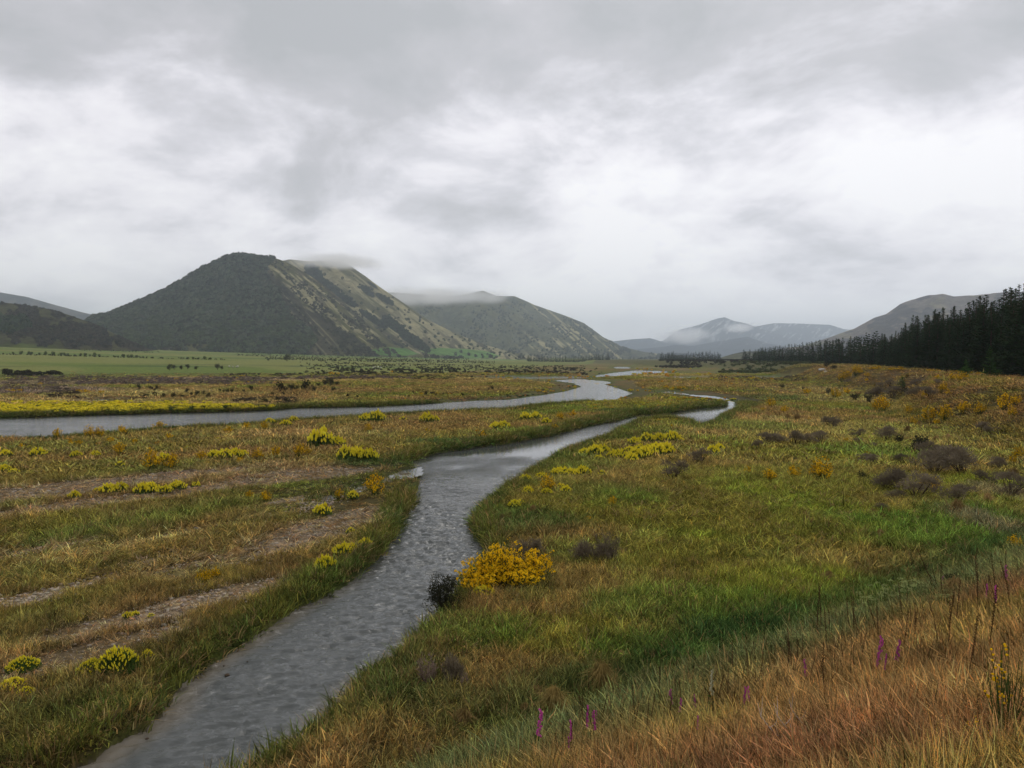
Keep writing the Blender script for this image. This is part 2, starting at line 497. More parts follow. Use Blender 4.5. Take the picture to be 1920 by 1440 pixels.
def mat_ground():
    m, nt, out = new_mat('ground_cover')
    L = nt.links
    at = N(nt, 'ShaderNodeAttribute', attribute_name='col')
    tc = N(nt, 'ShaderNodeTexCoord')
    n1 = N(nt, 'ShaderNodeTexNoise', i_Scale=3.0, i_Detail=8.0, i_Roughness=.7)
    L.new(tc.outputs['Object'], n1.inputs['Vector'])
    n2 = N(nt, 'ShaderNodeTexNoise', i_Scale=0.35, i_Detail=6.0, i_Roughness=.65)
    L.new(tc.outputs['Object'], n2.inputs['Vector'])
    r1 = RAMP(nt, n1.outputs[0], [(.3, .55), (.5, .95), (.7, 1.5)])
    r2 = RAMP(nt, n2.outputs[0], [(.3, .7), (.7, 1.3)])
    c = MIXC(nt, 1.0, at.outputs['Color'], r1, 'MULTIPLY')
    c = MIXC(nt, 1.0, c, r2, 'MULTIPLY')
    b = N(nt, 'ShaderNodeBsdfPrincipled', i_Roughness=1.0)
    b.inputs['Specular IOR Level'].default_value = .1
    L.new(c, b.inputs['Base Color'])
    bp = N(nt, 'ShaderNodeBump', i_Strength=.9, i_Distance=.15)
    L.new(n1.outputs[0], bp.inputs['Height'])
    L.new(bp.outputs[0], b.inputs['Normal'])
    L.new(b.outputs[0], out.inputs[0])
    return m


def mat_water():
    m, nt, out = new_mat('river_water')
    L = nt.links
    tc = N(nt, 'ShaderNodeTexCoord')
    mp = N(nt, 'ShaderNodeMapping')
    mp.inputs['Scale'].default_value = (1.0, 1.7, 1)
    mp.inputs['Rotation'].default_value = (0, 0, R(-14))
    L.new(tc.outputs['Object'], mp.inputs[0])
    w1 = N(nt, 'ShaderNodeTexNoise', i_Scale=1.7, i_Detail=6.0, i_Roughness=.66, i_Distortion=.9)
    L.new(mp.outputs[0], w1.inputs['Vector'])
    w2 = N(nt, 'ShaderNodeTexNoise', i_Scale=0.28, i_Detail=4.0, i_Roughness=.6)
    L.new(mp.outputs[0], w2.inputs['Vector'])
    calm = N(nt, 'ShaderNodeAttribute', attribute_name='calm')
    mw = N(nt, 'ShaderNodeAttribute', attribute_name='chop')
    st = MA(nt, 'MULTIPLY', MA(nt, 'SUBTRACT', MA(nt, 'SUBTRACT', 1.0, calm.outputs['Fac']), mw.outputs['Fac']), RAMP(nt, w2.outputs[0], [(.35, .55), (.6, 1.0)]))
    bp = N(nt, 'ShaderNodeBump', i_Distance=.50)
    L.new(MA(nt, 'MAXIMUM', MA(nt, 'MULTIPLY', st, .95), .003), bp.inputs['Strength'])
    L.new(w1.outputs[0], bp.inputs['Height'])
    b = N(nt, 'ShaderNodeBsdfPrincipled', i_Roughness=.07, i_IOR=1.36)
    b.inputs['Base Color'].default_value = (.060, .064, .055, 1)
    shal = N(nt, 'ShaderNodeAttribute', attribute_name='shallow')
    c = MIXC(nt, shal.outputs['Fac'], (.085, .090, .085), (.20, .17, .13))
    foam = RAMP(nt, w1.outputs[0], [(.64, 0.0), (.72, 1.0)])
    c = MIXC(nt, MA(nt, 'MULTIPLY', foam, MA(nt, 'MULTIPLY', st, .35)), c, (.55, .56, .56))
    L.new(c, b.inputs['Base Color'])
    L.new(bp.outputs[0], b.inputs['Normal'])
    L.new(b.outputs[0], out.inputs[0])
    return m


def mat_inst(name, attr='tint', mul=1.0, trans=.3, rough=1.0, instancer=True, second=None):
    """leafy material whose colour rides on each scattered plant"""
    m, nt, out = new_mat(name)
    L = nt.links
    at = N(nt, 'ShaderNodeAttribute', attribute_name=attr)
    at.attribute_type = 'INSTANCER' if instancer else 'GEOMETRY'
    c = MIXC(nt, 1.0, at.outputs['Color'], (mul, mul, mul), 'MULTIPLY')
    if second:
        a2 = N(nt, 'ShaderNodeAttribute', attribute_name=second)
        c = MIXC(nt, 1.0, c, a2.outputs['Color'], 'MULTIPLY')
    d = N(nt, 'ShaderNodeBsdfDiffuse', i_Roughness=.5)
    L.new(c, d.inputs[0])
    t = N(nt, 'ShaderNodeBsdfTranslucent')
    L.new(c, t.inputs[0])
    mx = N(nt, 'ShaderNodeMixShader')
    mx.inputs[0].default_value = trans
    L.new(d.outputs[0], mx.inputs[1]); L.new(t.outputs[0], mx.inputs[2])
    L.new(mx.outputs[0], out.inputs[0])
    return m


def mat_plain(name, rgb, var=.35, scale=4.0, trans=.25, hue2=None, spec=False, obj_var=.25):
    """diffuse colour with noise and a small difference from plant to plant"""
    m, nt, out = new_mat(name)
    L = nt.links
    tc = N(nt, 'ShaderNodeTexCoord')
    n1 = N(nt, 'ShaderNodeTexNoise', i_Scale=scale, i_Detail=4.0, i_Roughness=.6)
    L.new(tc.outputs['Object'], n1.inputs['Vector'])
    oi = N(nt, 'ShaderNodeObjectInfo')
    a = tuple(v * (1 - var) for v in rgb)
    b2 = tuple(v * (1 + var) for v in (hue2 or rgb))
    c = RAMP(nt, n1.outputs[0], [(.32, a), (.68, b2)])
    rv = MA(nt, 'ADD', MA(nt, 'MULTIPLY', oi.outputs['Random'], 2 * obj_var), 1 - obj_var)
    cc = N(nt, 'ShaderNodeCombineXYZ')
    for i in range(3):
        L.new(rv, cc.inputs[i])
    c = MIXC(nt, 1.0, c, cc.outputs[0], 'MULTIPLY')
    if spec:
        b = N(nt, 'ShaderNodeBsdfPrincipled', i_Roughness=.8)
        L.new(c, b.inputs['Base Color'])
        L.new(b.outputs[0], out.inputs[0])
    else:
        d = N(nt, 'ShaderNodeBsdfDiffuse'); L.new(c, d.inputs[0])
        t = N(nt, 'ShaderNodeBsdfTranslucent'); L.new(c, t.inputs[0])
        mx = N(nt, 'ShaderNodeMixShader'); mx.inputs[0].default_value = trans
        L.new(d.outputs[0], mx.inputs[1]); L.new(t.outputs[0], mx.inputs[2])
        L.new(mx.outputs[0], out.inputs[0])
    return m


M_GROUND = mat_ground()
M_WATER = mat_water()
M_GRASS = mat_inst('grass_blades', mul=1.0, second='blade')
M_BLOB = mat_inst('bush_leaves', mul=1.0, trans=.1)
M_STONE = mat_inst('river_stones', mul=1.0, trans=0)
M_STEM = mat_plain('green_stems', (.07, .11, .03))
M_LEAF = mat_plain('dark_leaves', (.035, .065, .018))
M_LUPLEAF = mat_plain('lupin_leaves', (.10, .17, .04))
M_GOLD = mat_plain('golden_petals', (.88, .50, .012), var=.15, scale=2.5, hue2=(.95, .62, .02), obj_var=.12)
M_LEMON = mat_plain('lemon_petals', (.92, .76, .035), var=.10, scale=3, hue2=(.95, .86, .08), obj_var=.12)
M_TWIG = mat_plain('grey_twigs', (.205, .165, .115), var=.3, obj_var=.2)
M_TWIGP = mat_plain('pale_twigs', (.42, .30, .25), var=.3)
M_BARK = mat_plain('bark', (.07, .05, .035), trans=0)
M_DARKSH = mat_plain('dark_shrub_leaves', (.040, .040, .022), var=.4)
M_PINE = mat_plain('pine_needles', (.034, .060, .024), var=.6, scale=.8, trans=.1)
M_PINEY = mat_plain('young_pine_needles', (.07, .15, .035), var=.4, scale=2.0, trans=.2)
M_TUSS = mat_plain('tussock_blades', (.46, .29, .12), var=.35, hue2=(.55, .37, .16))
M_TUSSG = mat_plain('green_tussock_blades', (.20, .17, .055), var=.4, hue2=(.40, .28, .10))
M_RUST = mat_plain('rusty_blades', (.30, .20, .08), var=.35)
M_PINK = mat_plain('foxglove_bells', (.62, .10, .40), var=.3)
M_CREAM = mat_plain('cream_bells', (.65, .62, .42), var=.2)
M_DEADST = mat_plain('seed_stalk', (.085, .045, .025), var=.3)
M_UMBEL = mat_plain('pale_umbels', (.40, .44, .17), var=.25)
M_WOOD = mat_plain('weathered_wood', (.60, .50, .42), var=.25, trans=0, spec=True)
M_ROCK = mat_plain('grey_rock', (.26, .24, .215), var=.4, scale=6, trans=0, spec=True)
M_WHITEROCK = mat_plain('pale_rock', (.6, .57, .52), var=.2, scale=3, trans=0, spec=True)
M_WOOL = mat_plain('wool', (.6, .57, .48), var=.15, trans=0)
M_FACE = mat_plain('sheep_skin', (.2, .17, .14), var=.15, trans=0)
M_WILLOW = mat_plain('willow_leaves', (.075, .10, .035), var=.4, scale=1.0)
M_ROAD = mat_plain('asphalt', (.05, .05, .05), var=.2, scale=20, trans=0, spec=True)


# ------------------------------------------------------------------ mesh helpers
class MB:
    def __init__(s):
        s.v = []; s.f = []; s.m = []

    def face(s, pts, m=0):
        k = len(s.v)
        s.v.extend([tuple(p) for p in pts])
        s.f.append(tuple(range(k, k + len(pts))))
        s.m.append(m)

    def tube(s, pts, r0, r1, m=0, n=3):
        k0 = len(s.v)
        P = [Vector(p) for p in pts]
        c = len(P)
        for i, p in enumerate(P):
            d = (P[min(i + 1, c - 1)] - P[max(i - 1, 0)])
            if d.length < 1e-9:
                d = Vector((0, 0, 1))
            d.normalize()
            a = d.orthogonal().normalized(); b = d.cross(a)
            rr = r0 + (r1 - r0) * i / (c - 1)
            for j in range(n):
                t = 2 * math.pi * j / n
                s.v.append(tuple(p + (a * math.cos(t) + b * math.sin(t)) * rr))
        for i in range(c - 1):
            for j in range(n):
                s.f.append((k0 + i * n + j, k0 + i * n + (j + 1) % n, k0 + (i + 1) * n + (j + 1) % n, k0 + (i + 1) * n + j))
                s.m.append(m)

    def blade(s, base, tip, w, bend, m=0, seg=3):
        b = Vector(base); t = Vector(tip)
        d = t - b
        side = Vector((-d.y, d.x, 0))
        if side.length < 1e-6:
            side = Vector((random.uniform(-1, 1), random.uniform(-1, 1), 0))
        side.normalize()
        k = len(s.v)
        for i in range(seg + 1):
            u = i / seg
            p = b + Vector((d.x * u ** 1.6, d.y * u ** 1.6, d.z * (u - bend * u * u) / (1 - bend + 1e-6) * (1 - bend)))
            ww = w * (1 - u ** 2) * .5 + w * .05
            s.v.append(tuple(p + side * ww)); s.v.append(tuple(p - side * ww))
        for i in range(seg):
            s.f.append((k + 2 * i, k + 2 * i + 1, k + 2 * i + 3, k + 2 * i + 2)); s.m.append(m)

    def leaf(s, p, size, m=0, up=None, asp=.6):
        p = Vector(p)
        a = Vector((random.gauss(0, 1), random.gauss(0, 1), random.gauss(0, 1))).normalized()
        if up is not None:
            a = (a * .6 + Vector(up)).normalized()
        b = a.orthogonal().normalized()
        b = (Matrix.Rotation(random.uniform(0, 6.28), 3, a) @ b) * size * asp
        a = a * size
        s.face([p - a * .5 - b * .12, p + b * .5, p + a * .5, p - b * .5], m)

    def petal(s, p, size, m=0, out=None):
        p = Vector(p)
        nrm = Vector((random.gauss(0, .55), random.gauss(0, .55), 1.0))
        if out is not None:
            nrm += Vector(out) * 1.2
        nrm.normalize()
        b = nrm.orthogonal().normalized(); b = Matrix.Rotation(random.uniform(0, 6.283), 3, nrm) @ b; c = nrm.cross(b)
        s.face([p - b * size * .5, p - c * size * .45, p + b * size * .5, p + c * size * .45], m)

    def spindle(s, p, d, L, r, m=0, n=4):
        p = Vector(p); d = Vector(d).normalized()
        a = d.orthogonal().normalized(); b = d.cross(a)
        k = len(s.v)
        s.v.append(tuple(p))
        for u, q in ((.3, 1.0), (.65, .8)):
            for j in range(n):
                t = 6.283 * j / n + u
                s.v.append(tuple(p + d * L * u + (a * math.cos(t) + b * math.sin(t)) * r * q))
        s.v.append(tuple(p + d * L))
        for j in range(n):
            j2 = (j + 1) % n
            s.f.append((k, k + 1 + j2, k + 1 + j)); s.m.append(m)
            s.f.append((k + 1 + j, k + 1 + j2, k + 1 + n + j2, k + 1 + n + j)); s.m.append(m)
            s.f.append((k + 1 + n + j, k + 1 + n + j2, k + 1 + 2 * n)); s.m.append(m)

    def mesh(s, name, mats):
        me = bpy.data.meshes.new(name)
        me.from_pydata(s.v, [], s.f)
        for mm in (mats if isinstance(mats, (list, tuple)) else [mats]):
            me.materials.append(mm)
        if max(s.m, default=0) > 0:
            me.polygons.foreach_set('material_index', s.m)
        me.update()
        return me


def np_grid_mesh(name, V, rows, cols, mat, wrap=False, smooth=True):
    """V: (rows*cols,3) array"""
    me = bpy.data.meshes.new(name)
    i = np.arange(rows - 1)[:, None]; j = np.arange(cols if wrap else cols - 1)[None, :]
    j2 = (j + 1) % cols
    q = np.stack([i * cols + j, i * cols + j2, (i + 1) * cols + j2, (i + 1) * cols + j], -1).reshape(-1, 4)
    me.vertices.add(len(V)); me.vertices.foreach_set('co', V.astype(np.float32).ravel())
    me.loops.add(q.size); me.loops.foreach_set('vertex_index', q.astype(np.int32).ravel())
    me.polygons.add(len(q)); me.polygons.foreach_set('loop_start', np.arange(0, q.size, 4, dtype=np.int32))
    me.materials.append(mat)
    me.update(calc_edges=True)
    if smooth:
        me.polygons.foreach_set('use_smooth', np.ones(len(q), bool))
    return me


def vcol(me, name, rgb):
    a = me.attributes.new(name, 'FLOAT_COLOR', 'POINT')
    a.data.foreach_set('color', np.concatenate([rgb, np.ones((len(rgb), 1))], 1).astype(np.float32).ravel())


def vfloat(me, name, v):
    a = me.attributes.new(name, 'FLOAT', 'POINT')
    a.data.foreach_set('value', np.asarray(v, np.float32))


def link(name, me, kind=None, label=None, cat=None, group=None, parent=None):
    o = bpy.data.objects.new(name, me)
    COL.objects.link(o)
    if kind: o['kind'] = kind
    if label: o['label'] = label
    if cat: o['category'] = cat
    if group: o['group'] = group
    if parent: o.parent = parent
    return o


# ------------------------------------------------------------------ ground sheet
def build_ground():
    ang_f = np.linspace(-R(41), R(41), 880)
    ang_b = np.linspace(R(41), 2 * math.pi - R(41), 74)[1:-1]
    ang = np.concatenate([ang_f, ang_b])
    rs = [0.05, .6]
    while rs[-1] < 26000:
        r = rs[-1]
        rs.append(r + max(0.11, min(r * r * 1.25 / (F * EYE), r * 0.05)))
    rs = np.array(rs)
    A, RR = np.meshgrid(ang, rs)
    X = (np.sin(A) * RR).ravel(); Y = (np.cos(A) * RR).ravel()
    sd = water_sd(X, Y)
    Z = height(X, Y, sd)
    me = np_grid_mesh('ground', np.stack([X, Y, Z], 1), len(rs), len(ang), M_GROUND, wrap=True)
    col, hg = cover(X, Y, sd)
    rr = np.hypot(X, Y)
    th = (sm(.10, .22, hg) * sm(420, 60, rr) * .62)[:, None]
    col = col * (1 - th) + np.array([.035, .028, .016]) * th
    bed = (sd < 0)
    col[bed] = np.array([.12, .10, .07])
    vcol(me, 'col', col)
    link('ground', me, kind='structure', label='flat river plain of grass and gravel with terrace slope and road bank')
    return me


build_ground()


# ------------------------------------------------------------------ water
def calm_at(X, Y):
    return .985 * sm(50, 68, Y + 16 * (fbm(X / 2.2, Y / 5, 3, 300) - .5))


def build_water():
    # near, choppy reach: real waves
    xs = np.arange(-18, 2, .07); ys = np.arange(9, 60, .085)
    Xg, Yg = np.meshgrid(xs, ys)
    X = Xg.ravel(); Y = Yg.ravel()
    u = X * .97 + Y * .25; v = (-X * .25 + Y * .97)
    wx = 1.2 * fbm(u / 1.6, v / 1.6, 2, 79); wr = fbm(u / .62 + wx, v / .24 + wx, 4, 80, .5)
    ridge = 1 - np.abs(2 * wr - 1) * 2.2
    w2 = fbm(u / 1.9, v / 1.4, 2, 85) - .5
    w3 = fbm(u / .40, v / .17, 2, 88) - .5
    gust = .55 + .9 * fbm(u / 5, v / 7, 2, 89)
    Z = WL + (.075 * (ridge - .6) + .07 * w2 + .040 * w3) * gust
    Z = WL + (Z - WL) * (1 - sm(44, 59.5, Y))
    me = np_grid_mesh('stream', np.stack([X, Y, Z], 1), len(ys), len(xs), M_WATER)
    sd = poly_sd(STREAM, X, Y)
    keep_sh = sm(-.9, -.1, sd) * sm(0, -5, X) * sm(34, 22, Y) * .8
    vfloat(me, 'shallow', keep_sh)
    vfloat(me, 'calm', calm_at(X, Y))
    vfloat(me, 'chop', .72 * (1 - sm(42, 54, Y)))
    # drop faces that lie well away from the channel
    import bmesh
    bm = bmesh.new(); bm.from_mesh(me)
    bm.verts.ensure_lookup_table()
    dead = [bm.verts[i] for i in np.where(sd > .9)[0]]
    bmesh.ops.delete(bm, geom=dead, context='VERTS')
    bm.to_mesh(me); bm.free()
    link('stream', me, kind='structure', label='narrow grey wind-rippled stream')
    # everything farther off
    for nm, poly, lab in [('river', RIVER, 'broad grey river crossing the plain'), ('stream_reach', STREAM, 'far reach of the stream')] + \
            [('backwater', p, 'thin sliver of open water on the plain') for p in SL_W]:
        P = np.array(poly)
        x0, x1, y0, y1 = P[:, 0].min() - 4, P[:, 0].max() + 4, P[:, 1].min() - 4, P[:, 1].max() + 4
        if nm == 'stream_reach':
            y0 = ys[-1]
        gs = .2 if (nm == 'backwater' and poly in MARSH) else 1.2
        nx = int(np.clip((x1 - x0) / gs, 8, 200)); ny = int(np.clip((y1 - y0) / gs, 8, 240))
        xs2 = np.linspace(x0, x1, nx); ys2 = np.linspace(y0, y1, ny)
        Xg, Yg = np.meshgrid(xs2, ys2); X = Xg.ravel(); Y = Yg.ravel()
        zz = WL - (.004 if nm == 'stream_reach' else 0) - (.01 if nm == 'backwater' else 0)
        if nm == 'backwater' and poly in MARSH:
            zz = -.17
        me = np_grid_mesh(nm, np.stack([X, Y, np.full(len(X), zz)], 1), ny, nx, M_WATER)
        if nm == 'river':
            calm = np.full(len(X), .80)
        else:
            calm = calm_at(X, Y) * (1 - .3 * np.exp(-((Y - 100) / 14) ** 2)) if nm == 'stream_reach' else np.full(len(X), .95)
        vfloat(me, 'calm', calm); vfloat(me, 'shallow', np.zeros(len(X)))
        sd = poly_sd(poly, X, Y)
        bm = bmesh.new(); bm.from_mesh(me); bm.verts.ensure_lookup_table()
        bmesh.ops.delete(bm, geom=[bm.verts[i] for i in np.where(sd > (.25 if zz > -.2 else 4.5))[0]], context='VERTS')
        bm.to_mesh(me); bm.free()
        if nm == 'river':
            pass
        link(nm if nm != 'stream_reach' else 'stream', me, kind='structure', label=lab)


build_water()


# ------------------------------------------------------------------ hills
def mat_hill():
    m, nt, out = new_mat('hillside')
    L = nt.links
    at = N(nt, 'ShaderNodeAttribute', attribute_name='col')
    tc = N(nt, 'ShaderNodeTexCoord')
    n1 = N(nt, 'ShaderNodeTexNoise', i_Scale=.05, i_Detail=8.0, i_Roughness=.72)
    L.new(tc.outputs['Object'], n1.inputs['Vector'])
    n2 = N(nt, 'ShaderNodeTexNoise', i_Scale=.012, i_Detail=8.0, i_Roughness=.65)
    L.new(tc.outputs['Object'], n2.inputs['Vector'])
    c = MIXC(nt, 1.0, at.outputs['Color'], RAMP(nt, n1.outputs[0], [(.34, .65), (.5, .95), (.66, 1.3)]), 'MULTIPLY')
    c = MIXC(nt, 1.0, c, RAMP(nt, n2.outputs[0], [(.35, .75), (.65, 1.25)]), 'MULTIPLY')
    b = N(nt, 'ShaderNodeBsdfDiffuse', i_Roughness=1.0)
    L.new(c, b.inputs[0])
    bp = N(nt, 'ShaderNodeBump', i_Strength=1.0, i_Distance=8.0)
    L.new(n1.outputs[0], bp.inputs['Height'])
    L.new(bp.outputs[0], b.inputs['Normal'])
    L.new(b.outputs[0], out.inputs[0])
    return m


M_HILL = mat_hill()
H_DARK = np.array([.022, .028, .018]); H_SCRUB = np.array([.070, .060, .040]); H_TAN = np.array([.42, .37, .20])
H_OLIVE = np.array([.13, .125, .05]); H_GREEN = np.array([.10, .135, .05]); H_MAUVE = np.array([.20, .165, .14]); H_ROCK = np.array([.16, .15, .13])
HILLS = {}


def hill(name, sky, Rr, foot, colf, label, nx=420, ns=150, gull=.05, gfreq=60, diag=.10, power=1.15, back=None, rough=.008, seed=0, footz=None):
    """a hill with its own ridge: skyline in image pixels, ridge distance Rr, foot distance, real back slope"""
    sx = [p[0] for p in sky]; sy = [p[1] for p in sky]
    px = np.linspace(sx[0], sx[-1], nx)
    el = (HY - np.interp(px, sx, sy)) / F
    el = el + (fbm(px / 40, px * 0, 4, 90 + seed) - .5) * .0016 * (Rr < 9000) * sm(.0, .02, el)
    az = (px - 960) / F
    sF = np.linspace(0, 1, ns)
    sB = np.linspace(0, 1, max(12, ns // 5))[1:]
    back = back or (Rr - foot) * 1.2
    rows = []
    for s in sF:
        rows.append((foot + (Rr - foot) * s, s, False))
    for s in sB:
        rows.append((Rr + back * s, s, True))
    D = np.array([r_[0] for r_ in rows])[:, None] * np.ones(nx)[None]
    S = np.array([r_[1] if not r_[2] else 1 - r_[1] for r_ in rows])[:, None] * np.ones(nx)[None]
    isb = np.array([r_[2] for r_ in rows])[:, None] & np.ones(nx, bool)[None]
    # the ridge line wanders nearer and farther
    wander = 1 + .05 * (fbm(px / 120, px * 0, 3, 95 + seed) - .5)[None]
    D = D * (1 + (wander - 1) * S)
    X = az[None] * D; Y = D
    zr = EYE + el[None] * (Rr * wander)
    zf = height(X, Y, sd=np.full(X.shape, 999.)) - 3.0 if footz is None else np.full(X.shape, footz)
    zf0 = zf[0:1]
    prof = np.where(isb, S, S ** power)
    Hh = np.maximum(zr - zf0, 0)
    q = (px[None] / gfreq) + diag * 10 * (1 - S) + 1.2 * fbm(px[None] / 90, S * 3, 3, 97 + seed)
    ga = (1 - np.abs(2 * fbm(q, S * 1.6, 3, 98 + seed) - 1)) - .6
    g2 = fbm(px[None] / 14 + diag * 30 * (1 - S), S * 9, 4, 99 + seed) - .5
    env = np.clip(S * (1 - S) * 4, 0, 1) ** .7
    Z = zf0 + Hh * (prof + gull * ga * env * 2 + rough * g2 * (.25 + env) * 3)
    Z = np.where(isb, zf0 + Hh * (S * S * (3 - 2 * S)), Z)
    Z = np.maximum(Z, zf0 - 2)
    V = np.stack([X, Y, Z], -1).reshape(-1, 3)
    me = np_grid_mesh(name, V, len(rows), nx, M_HILL)
    PX = np.ones(len(rows))[:, None] * px[None]
    PY = HY - (Z - EYE) / D * F
    rgb = colf(PX, PY, S, ga, X, Y, Z)
    vcol(me, 'col', rgb.reshape(-1, 3))
    o = link('hill' if Rr < 9000 else 'mountain_range', me, kind='structure', label=label)
    HILLS[name] = (PX, PY, S, X, Y, Z, ga, isb)
    return o


def mixm(c, rgb, k):
    k = np.clip(k, 0, 1)[..., None]
    return c * (1 - k) + rgb * k


FA_X = [470, 480, 492, 500, 520, 547, 580, 600, 640]
FA_Y = [470, 500, 505, 527, 550, 597, 628, 645, 690]
# right edge of the beech forest on the first hill, as image column for a given image row


def forestA(PX, PY):
    bx = np.interp(PY, [470, 490, 505, 527, 550, 597, 628, 640, 655, 690], [528, 512, 494, 500, 522, 548, 585, 594, 575, 560])
    wob = (fbm(PX / 18, PY / 18, 3, 120) - .5) * 26
    k = sm(5, -5, PX - bx - wob)
    # grassy clearings at the toe
    cl = np.exp(-(((PX - 372) / 34) ** 2 + ((PY - 652) / 9) ** 2) * 1.2) + np.exp(-(((PX - 318) / 26) ** 2 + ((PY - 656) / 6) ** 2))
    return k * (1 - sm(.35, .5, cl + (fbm(PX / 8, PY / 8, 2, 121) - .5) * .3))


def colA(PX, PY, S, ga, X, Y, Z):
    c = np.ones(PX.shape + (3,)) * H_TAN
    u = (PY - 480) - .78 * (PX - 520)       # distance below a line falling to the right
    st = fbm(PX / 50 + PY / 60, (PY - .8 * PX) / 6, 4, 122)
    c = mixm(c, H_OLIVE, sm(.42, .6, st))
    c = mixm(c, H_SCRUB, sm(.54, .62, fbm(PX / 30, (PY - .9 * PX) / 9, 4, 123)) * .75)
    # brown scrub wedge between forest and tan face
    wedge = sm(4, 14, PY - (505 + .75 * (PX - 500)) + (fbm(PX / 25, PY / 25, 3, 124) - .5) * 40)
    c = mixm(c, H_SCRUB * .8, wedge * .92)
    li = sm(.62, .68, fbm(PX / 70 + 4, (PY - 1.05 * PX) / 5, 3, 125)) * sm(680, 600, PX)
    c = mixm(c, H_TAN * .8, li * wedge * .5)
    c = mixm(c, H_OLIVE, sm(628, 660, PY) * sm(600, 660, PX) * .8)
    c = mixm(c, np.array([.15, .29, .07]), sm(.35, .6, np.exp(-(((PX - 740) / 55) ** 2 + ((PY - 660) / 9) ** 2)) + (fbm(PX / 12, PY / 5, 2, 126) - .5) * .2))
    f = forestA(PX, PY)
    c = mixm(c, H_DARK, f)
    cl = sm(.3, .5, np.exp(-(((PX - 372) / 34) ** 2 + ((PY - 652) / 9) ** 2) * 1.2))
    return mixm(c, H_OLIVE, cl * (1 - f))


def colB(PX, PY, S, ga, X, Y, Z):
    c = np.ones(PX.shape + (3,)) * H_TAN
    st = fbm(PX / 60, (PY - .75 * PX) / 8, 4, 130)
    c = mixm(c, H_OLIVE, sm(.45, .62, st) * .9)
    low = sm(530, 640, PY - .35 * (PX - 600) * .4)
    c = mixm(c, H_SCRUB, sm(.54, .62, fbm(PX / 26, (PY - .8 * PX) / 12, 4, 131)) * (.2 + .6 * low))
    for (ax, ay, sx_, sy_) in [(590, 515, 20, 30), (618, 540, 30, 15), (645, 560, 30, 13), (690, 548, 15, 10), (722, 562, 20, 8), (700, 535, 12, 6), (700, 600, 30, 10), (740, 612, 30, 14), (775, 640, 36, 15)]:
        dx = (PX - ax); dy = (PY - ay - .62 * dx)
        c = mixm(c, H_DARK * 1.1, sm(.45, .6, np.exp(-((dx / sx_) ** 2 + (dy / sy_ * 1.3) ** 2)) + (fbm(PX / 9, PY / 9, 2, 132) - .5) * .25))
    gr = sm(.42, .55, np.exp(-(((PX - 860) / 85) ** 2 + ((PY - 662 + (860 - PX) * .06) / 10) ** 2)) + (fbm(PX / 20, PY / 5, 2, 133) - .5) * .2)
    return mixm(c, np.array([.17, .31, .08]), gr)


def colC(PX, PY, S, ga, X, Y, Z):
    c = np.ones(PX.shape + (3,)) * np.array([.13, .135, .075])
    st = fbm(PX / 40, (PY - .7 * PX) / 9, 4, 140)
    c = mixm(c, H_DARK * 2.6, sm(.46, .64, fbm(PX / 34, PY / 22, 4, 141)) * .55)
    c = mixm(c, H_OLIVE, sm(.5, .66, st) * .8)
    c = mixm(c, H_TAN * 1.3, sm(.58, .66, fbm(PX / 30 + 9, (PY - .85 * PX) / 5, 3, 142)) * sm(960, 1020, PX) * .8)
    return c


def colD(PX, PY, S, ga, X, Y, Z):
    c = np.ones(PX.shape + (3,)) * np.array([.06, .078, .11])  # blue of the distant haze painted into the rock colour
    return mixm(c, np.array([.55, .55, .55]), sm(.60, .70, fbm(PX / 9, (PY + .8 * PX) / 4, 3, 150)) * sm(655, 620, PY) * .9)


def colE(PX, PY, S, ga, X, Y, Z):
    c = np.ones(PX.shape + (3,)) * H_MAUVE
    c = mixm(c, H_TAN * .8, sm(.48, .62, fbm(PX / 30, PY / 12, 4, 160)) * .5)
    c = mixm(c, np.array([.075, .07, .075]), sm(.50, .58, fbm(PX / 34, PY / 14, 4, 161) + .10 * np.exp(-(((PX - 1680) / 50) ** 2 + ((PY - 605) / 16) ** 2))) * .8)
    return mixm(c, H_OLIVE * 1.1, sm(.4, .6, np.exp(-(((PX - 1510) / 40) ** 2 + ((PY - 643) / 8) ** 2))))


def colG(PX, PY, S, ga, X, Y, Z):
    c = np.ones(PX.shape + (3,)) * np.array([.055, .044, .030])
    c = mixm(c, H_OLIVE * .8, sm(.54, .66, fbm(PX / 26, PY / 16, 4, 170)) * .8)
    c = mixm(c, H_OLIVE, sm(.5, .66, np.exp(-(((PX - 110) / 45) ** 2 + ((PY - 625) / 24) ** 2)) * fbm(PX / 10, PY / 14, 3, 171) * 1.7))
    return mixm(c, C_FIELD, sm(640, 655, PY + (fbm(PX / 25, PY / 9, 2, 172) - .5) * 16) * sm(150, 40, PX) * .9)


def colF(PX, PY, S, ga, X, Y, Z):
    c = np.ones(PX.shape + (3,)) * np.array([.085, .08, .085])
    return mixm(c, H_MAUVE, sm(.5, .65, fbm(PX / 20, PY / 10, 3, 180)) * .5)


def colK(PX, PY, S, ga, X, Y, Z):
    c = np.ones(PX.shape + (3,)) * H_OLIVE
    return mixm(c, H_DARK, sm(.48, .6, fbm(PX / 14, PY / 6, 3, 190)) * .7)


